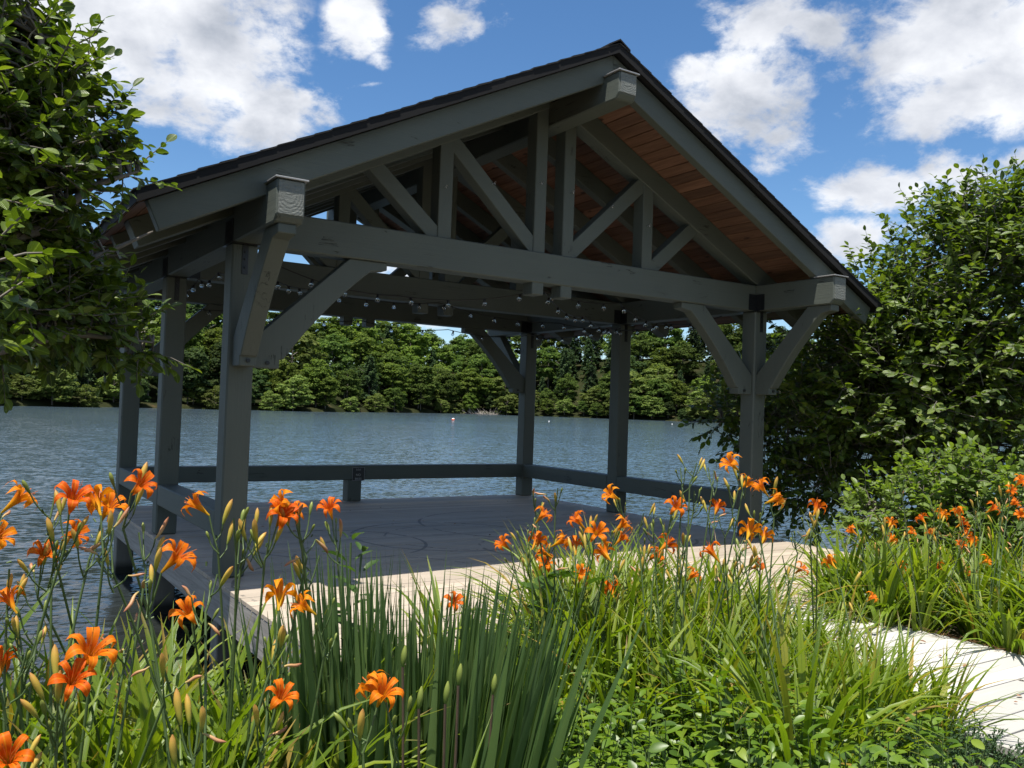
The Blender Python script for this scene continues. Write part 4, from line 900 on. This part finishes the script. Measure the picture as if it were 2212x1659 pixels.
# iris clump with seed pods
def iris():
    c = CAM[:2] + unit(ray(905, 1500)[:2])*3.0; z = float(ground_z(*c)); o = thing('iris_clump', 'tall upright blue green iris clump with seed pods in the foreground', 'iris', (c[0], c[1], z)); g = np.random.default_rng(9)
    mb = MB(); rv = unit(np.array([RT[0], RT[1], 0])); fv = unit(np.array([FW[0], FW[1], 0]))
    for k in range(70):
        a = g.uniform(-1, 1); off = rv*a*.36 + fv*g.uniform(-.28, .28); sub = MB(); blades(sub, 7, 1.05 - .10*abs(a) + (.08 if a < -.5 else 0), .027, .05, .16, g, stiff=True)
        V = np.concatenate(sub.V); sh = rv*(.02+.20*max(a, -.35)+.06*a)
        V = V + off + sh[None]*(V[:, 2:3]**1.25)*.75; mb.add(V, [np.concatenate(sub.F)], np.concatenate(sub.U))
    mb.obj('foliage', M['iris'], o)
    for u, v, d in ((990, 1480, 2.55), (962, 1520, 2.45), (870, 1440, 2.6), (1065, 1500, 2.7), (905, 1530, 2.5)):
        p = at(u, v, d) - np.array([c[0], c[1], z]); mb = MB(); b = np.array([p[0]*.8, p[1]*.8, 0]); mb.tube(curve_pts(b, p, (.01, 0, 0), 6), .0042, 5); st = mb.obj('flower_stalk', M['stemdark'], o)
        t = np.linspace(0, 1, 8); q = MB(); q.tube([(0, 0, .062*x) for x in t], [.0095*math.sin(math.pi*(.1+.86*x))**.8 for x in t], 6); put('seed_pod', q.mesh('seed_pod'), st, p, (.1, 0, 1)).data.materials.append(M['greenbud'])
iris()
# low glossy leafy plants
def low_meshes():
    res = []
    for i in range(4):
        g = np.random.default_rng(60+i); lv = MB(); st = MB(); LP, LA, LN, LL = [], [], [], []
        for s in range(26):
            b = np.array([*g.normal(0, .11, 2), 0]); h = g.uniform(.24, .48); e = b*1.5 + np.array([*g.normal(0, .05, 2), h]); st.tube(curve_pts(b, e, (0, 0, 0), 4), [.003, .0025, .002, .0015], 4)
            for k in range(9):
                t = .25+.75*k/8; p = b*(1-t)+e*t; th = k*2.4+g.uniform(-.4, .4); a = np.array([math.cos(th), math.sin(th), .25+.35*t+g.normal(0, .2)]); LP.append(p); LA.append(a); LN.append(np.array([0, 0, 1.])+g.normal(0, .3, 3)); LL.append(.064*g.uniform(.7, 1.25)*(1.1-.3*t))
        add_leaves(lv, np.array(LP), np.array(LA), np.array(LN), np.array(LL), leaf_tpl(.5, .16, .22)); a, b = lv.mesh('foliage'), st.mesh('stems'); a.materials.append(M['low']); b.materials.append(M['scape']); res.append((a, b))
    return res
LOW = low_meshes(); placed = []
tries = 0
while len(placed) < 64 and tries < 3000:
    tries += 1; u = random.uniform(1130, 2060); d = random.uniform(2.5, 4.0); p = CAM[:2] + unit(ray(u, 1500)[:2])*d
    if p[0] > 2.16 or math.hypot(p[0]-JUN[0], p[1]-JUN[1]) < .42 or any((p[0]-q[0])**2+(p[1]-q[1])**2 < .19**2 for q in placed): continue
    placed.append(p); o = thing('leafy_perennial', 'low glossy leaved green perennial filling the front of the middle bed', 'perennial', (p[0], p[1], float(ground_z(*p))), 'low leafy perennials beside the boardwalk', random.uniform(0, 6.28)); a, b = random.choice(LOW); s = random.uniform(.85, 1.2); o.scale = (s, s, s*random.uniform(.8, 1.15))
    for nm, me in (('foliage', a), ('stems', b)): q = bpy.data.objects.new(nm, me); COL.objects.link(q); q.parent = o
# broad leaved weeds behind the iris
def weed(u, v, d, h, n, leaf, label, opposite, seed, wid):
    p = at(u, v, d); z = float(ground_z(p[0], p[1])); o = thing('broad_leaved_weed', label, 'weed', (p[0], p[1], z)); g = np.random.default_rng(seed); lv = MB(); st = MB(); LP, LA, LN, LL = [], [], [], []
    for s in range(n):
        b = np.array([*g.normal(0, .05, 2), 0]); e = np.array([*g.normal(0, .16 if not opposite else .03, 2), h*g.uniform(.8, 1.)]); st.tube(curve_pts(b, e, (0, 0, 0), 5), .005, 5)
        for k in range(8):
            t = .35+.65*k/7; q = b*(1-t)+e*t
            for sg in ((0, math.pi) if opposite else (0,)):
                th = k*1.57+sg+g.uniform(-.3, .3); a = np.array([math.cos(th), math.sin(th), .35+.4*(t > .85)]); LP.append(q+a*.02); LA.append(a); LN.append(np.array([0, 0, 1.])+g.normal(0, .25, 3)); LL.append(leaf*g.uniform(.7, 1.15)*(1.15-.55*t if opposite else 1))
    add_leaves(lv, np.array(LP), np.array(LA), np.array(LN), np.array(LL), leaf_tpl(wid, .14, .25)); lv.obj('foliage', M['weed'], o); st.obj('stem', M['scape'], o)
weed(765, 1240, 3.9, 1.05, 2, .17, 'tall weed with paired pointed leaves standing behind the iris clump', True, 31, .34)
weed(1195, 1230, 4.5, .78, 7, .12, 'bushy weed with large heart shaped leaves right of the iris clump', False, 32, .85)
weed(1120, 1330, 4.3, .55, 5, .10, 'lower weed with round leaves against the iris clump', False, 33, .85)
weed(1440, 1330, 4.4, .50, 3, .09, 'small weed with pale round leaves among the middle daylilies', False, 34, .8)
# creeping juniper at the foot of the boardwalk
def juniper():
    c = at_z(2085, 1652, .08); z = float(ground_z(c[0], c[1])); o = thing('creeping_juniper', 'low fine needled juniper mound at the bottom right beside the boardwalk', 'juniper', (c[0], c[1], z)); g = np.random.default_rng(15); mb = MB(); P, A_, N_, L_ = [], [], [], []
    for k in range(520):
        a = unit(g.normal(0, 1, 3)); a[2] = abs(a[2]); b = a*np.array([.40, .40, .34])*g.uniform(.55, 1.0); d = unit(a+g.normal(0, .4, 3)+np.array([0, 0, .3])); n = 22; t = np.linspace(0, 1, n)[:, None]
        P.append(b+d*t*.09); A_.append(unit(d*.8+g.normal(0, .6, (n, 3)))); N_.append(g.normal(0, 1, (n, 3))); L_.append(np.full(n, .013)*g.uniform(.8, 1.3, n))
    P, A_, N_, L_ = map(np.concatenate, (P, A_, N_, L_)); V = QUAD[0]*np.array([.35, 1, 1]); B = unit(np.cross(A_, N_)); X = P[:, None]+L_[:, None, None]*(V[None, :, 0:1]*B[:, None]+V[None, :, 1:2]*A_[:, None]); mb.add(X.reshape(-1, 3), [(np.array([[0, 1, 2, 3]])[None]+(np.arange(len(P))*4)[:, None, None]).reshape(-1, 4)]); mb.obj('foliage', M['juniper'], o)
juniper()
def straw():
    g = np.random.default_rng(8); mb = MB(); n = 2600
    y = g.uniform(-8.5, -2.9, n); x = np.where(g.uniform(size=n) < .6, 4.02+np.abs(g.normal(0, .16, n))-.06, 2.20-np.abs(g.normal(0, .14, n))+.06); z = np.where((x > 2.26) & (x < 4.02), .006, ground_z(x, y)+.03) + g.uniform(0, .02, n)
    th = g.uniform(0, 6.28, n); A_ = np.stack([np.cos(th), np.sin(th), g.normal(0, .12, n)], -1); P = np.stack([x, y, z], -1); N_ = np.tile([[0, 0, 1.]], (n, 1)); B = np.cross(A_, N_); V = QUAD[0]*np.array([.03, 1, 0]); L_ = g.uniform(.06, .15, n)
    X = P[:, None]+L_[:, None, None]*(V[None, :, 0:1]*B[:, None]+(V[None, :, 1:2]-.5)*A_[:, None]); mb.add(X.reshape(-1, 3), [(np.array([[0, 1, 2, 3]])[None]+(np.arange(n)*4)[:, None, None]).reshape(-1, 4)]); tag(mb.obj('pine_straw', M['straw']), 'brown pine straw scattered along the boardwalk edges', 'pine straw', kind='stuff')
straw()

def litter():
    g = np.random.default_rng(12); mb = MB(); n = 150; x = np.concatenate([g.uniform(2.2, 4.0, 90), g.uniform(.3, 6.4, 60)]); y = np.concatenate([g.uniform(-6.5, -2.8, 90), g.uniform(-2.6, 4.6, 60)])
    th = g.uniform(0, 6.28, n); A_ = np.stack([np.cos(th), np.sin(th), g.normal(0, .15, n)], -1); add_leaves(mb, np.stack([x, y, np.full(n, .012)], -1), A_, np.tile([[0, 0, 1.]], (n, 1))+g.normal(0, .2, (n, 3)), g.uniform(.012, .045, n), LEAF)
    tag(mb.obj('leaf_litter', M['straw']), 'small dry leaf scraps scattered over the deck and boardwalk', 'leaf litter', kind='stuff')
litter()
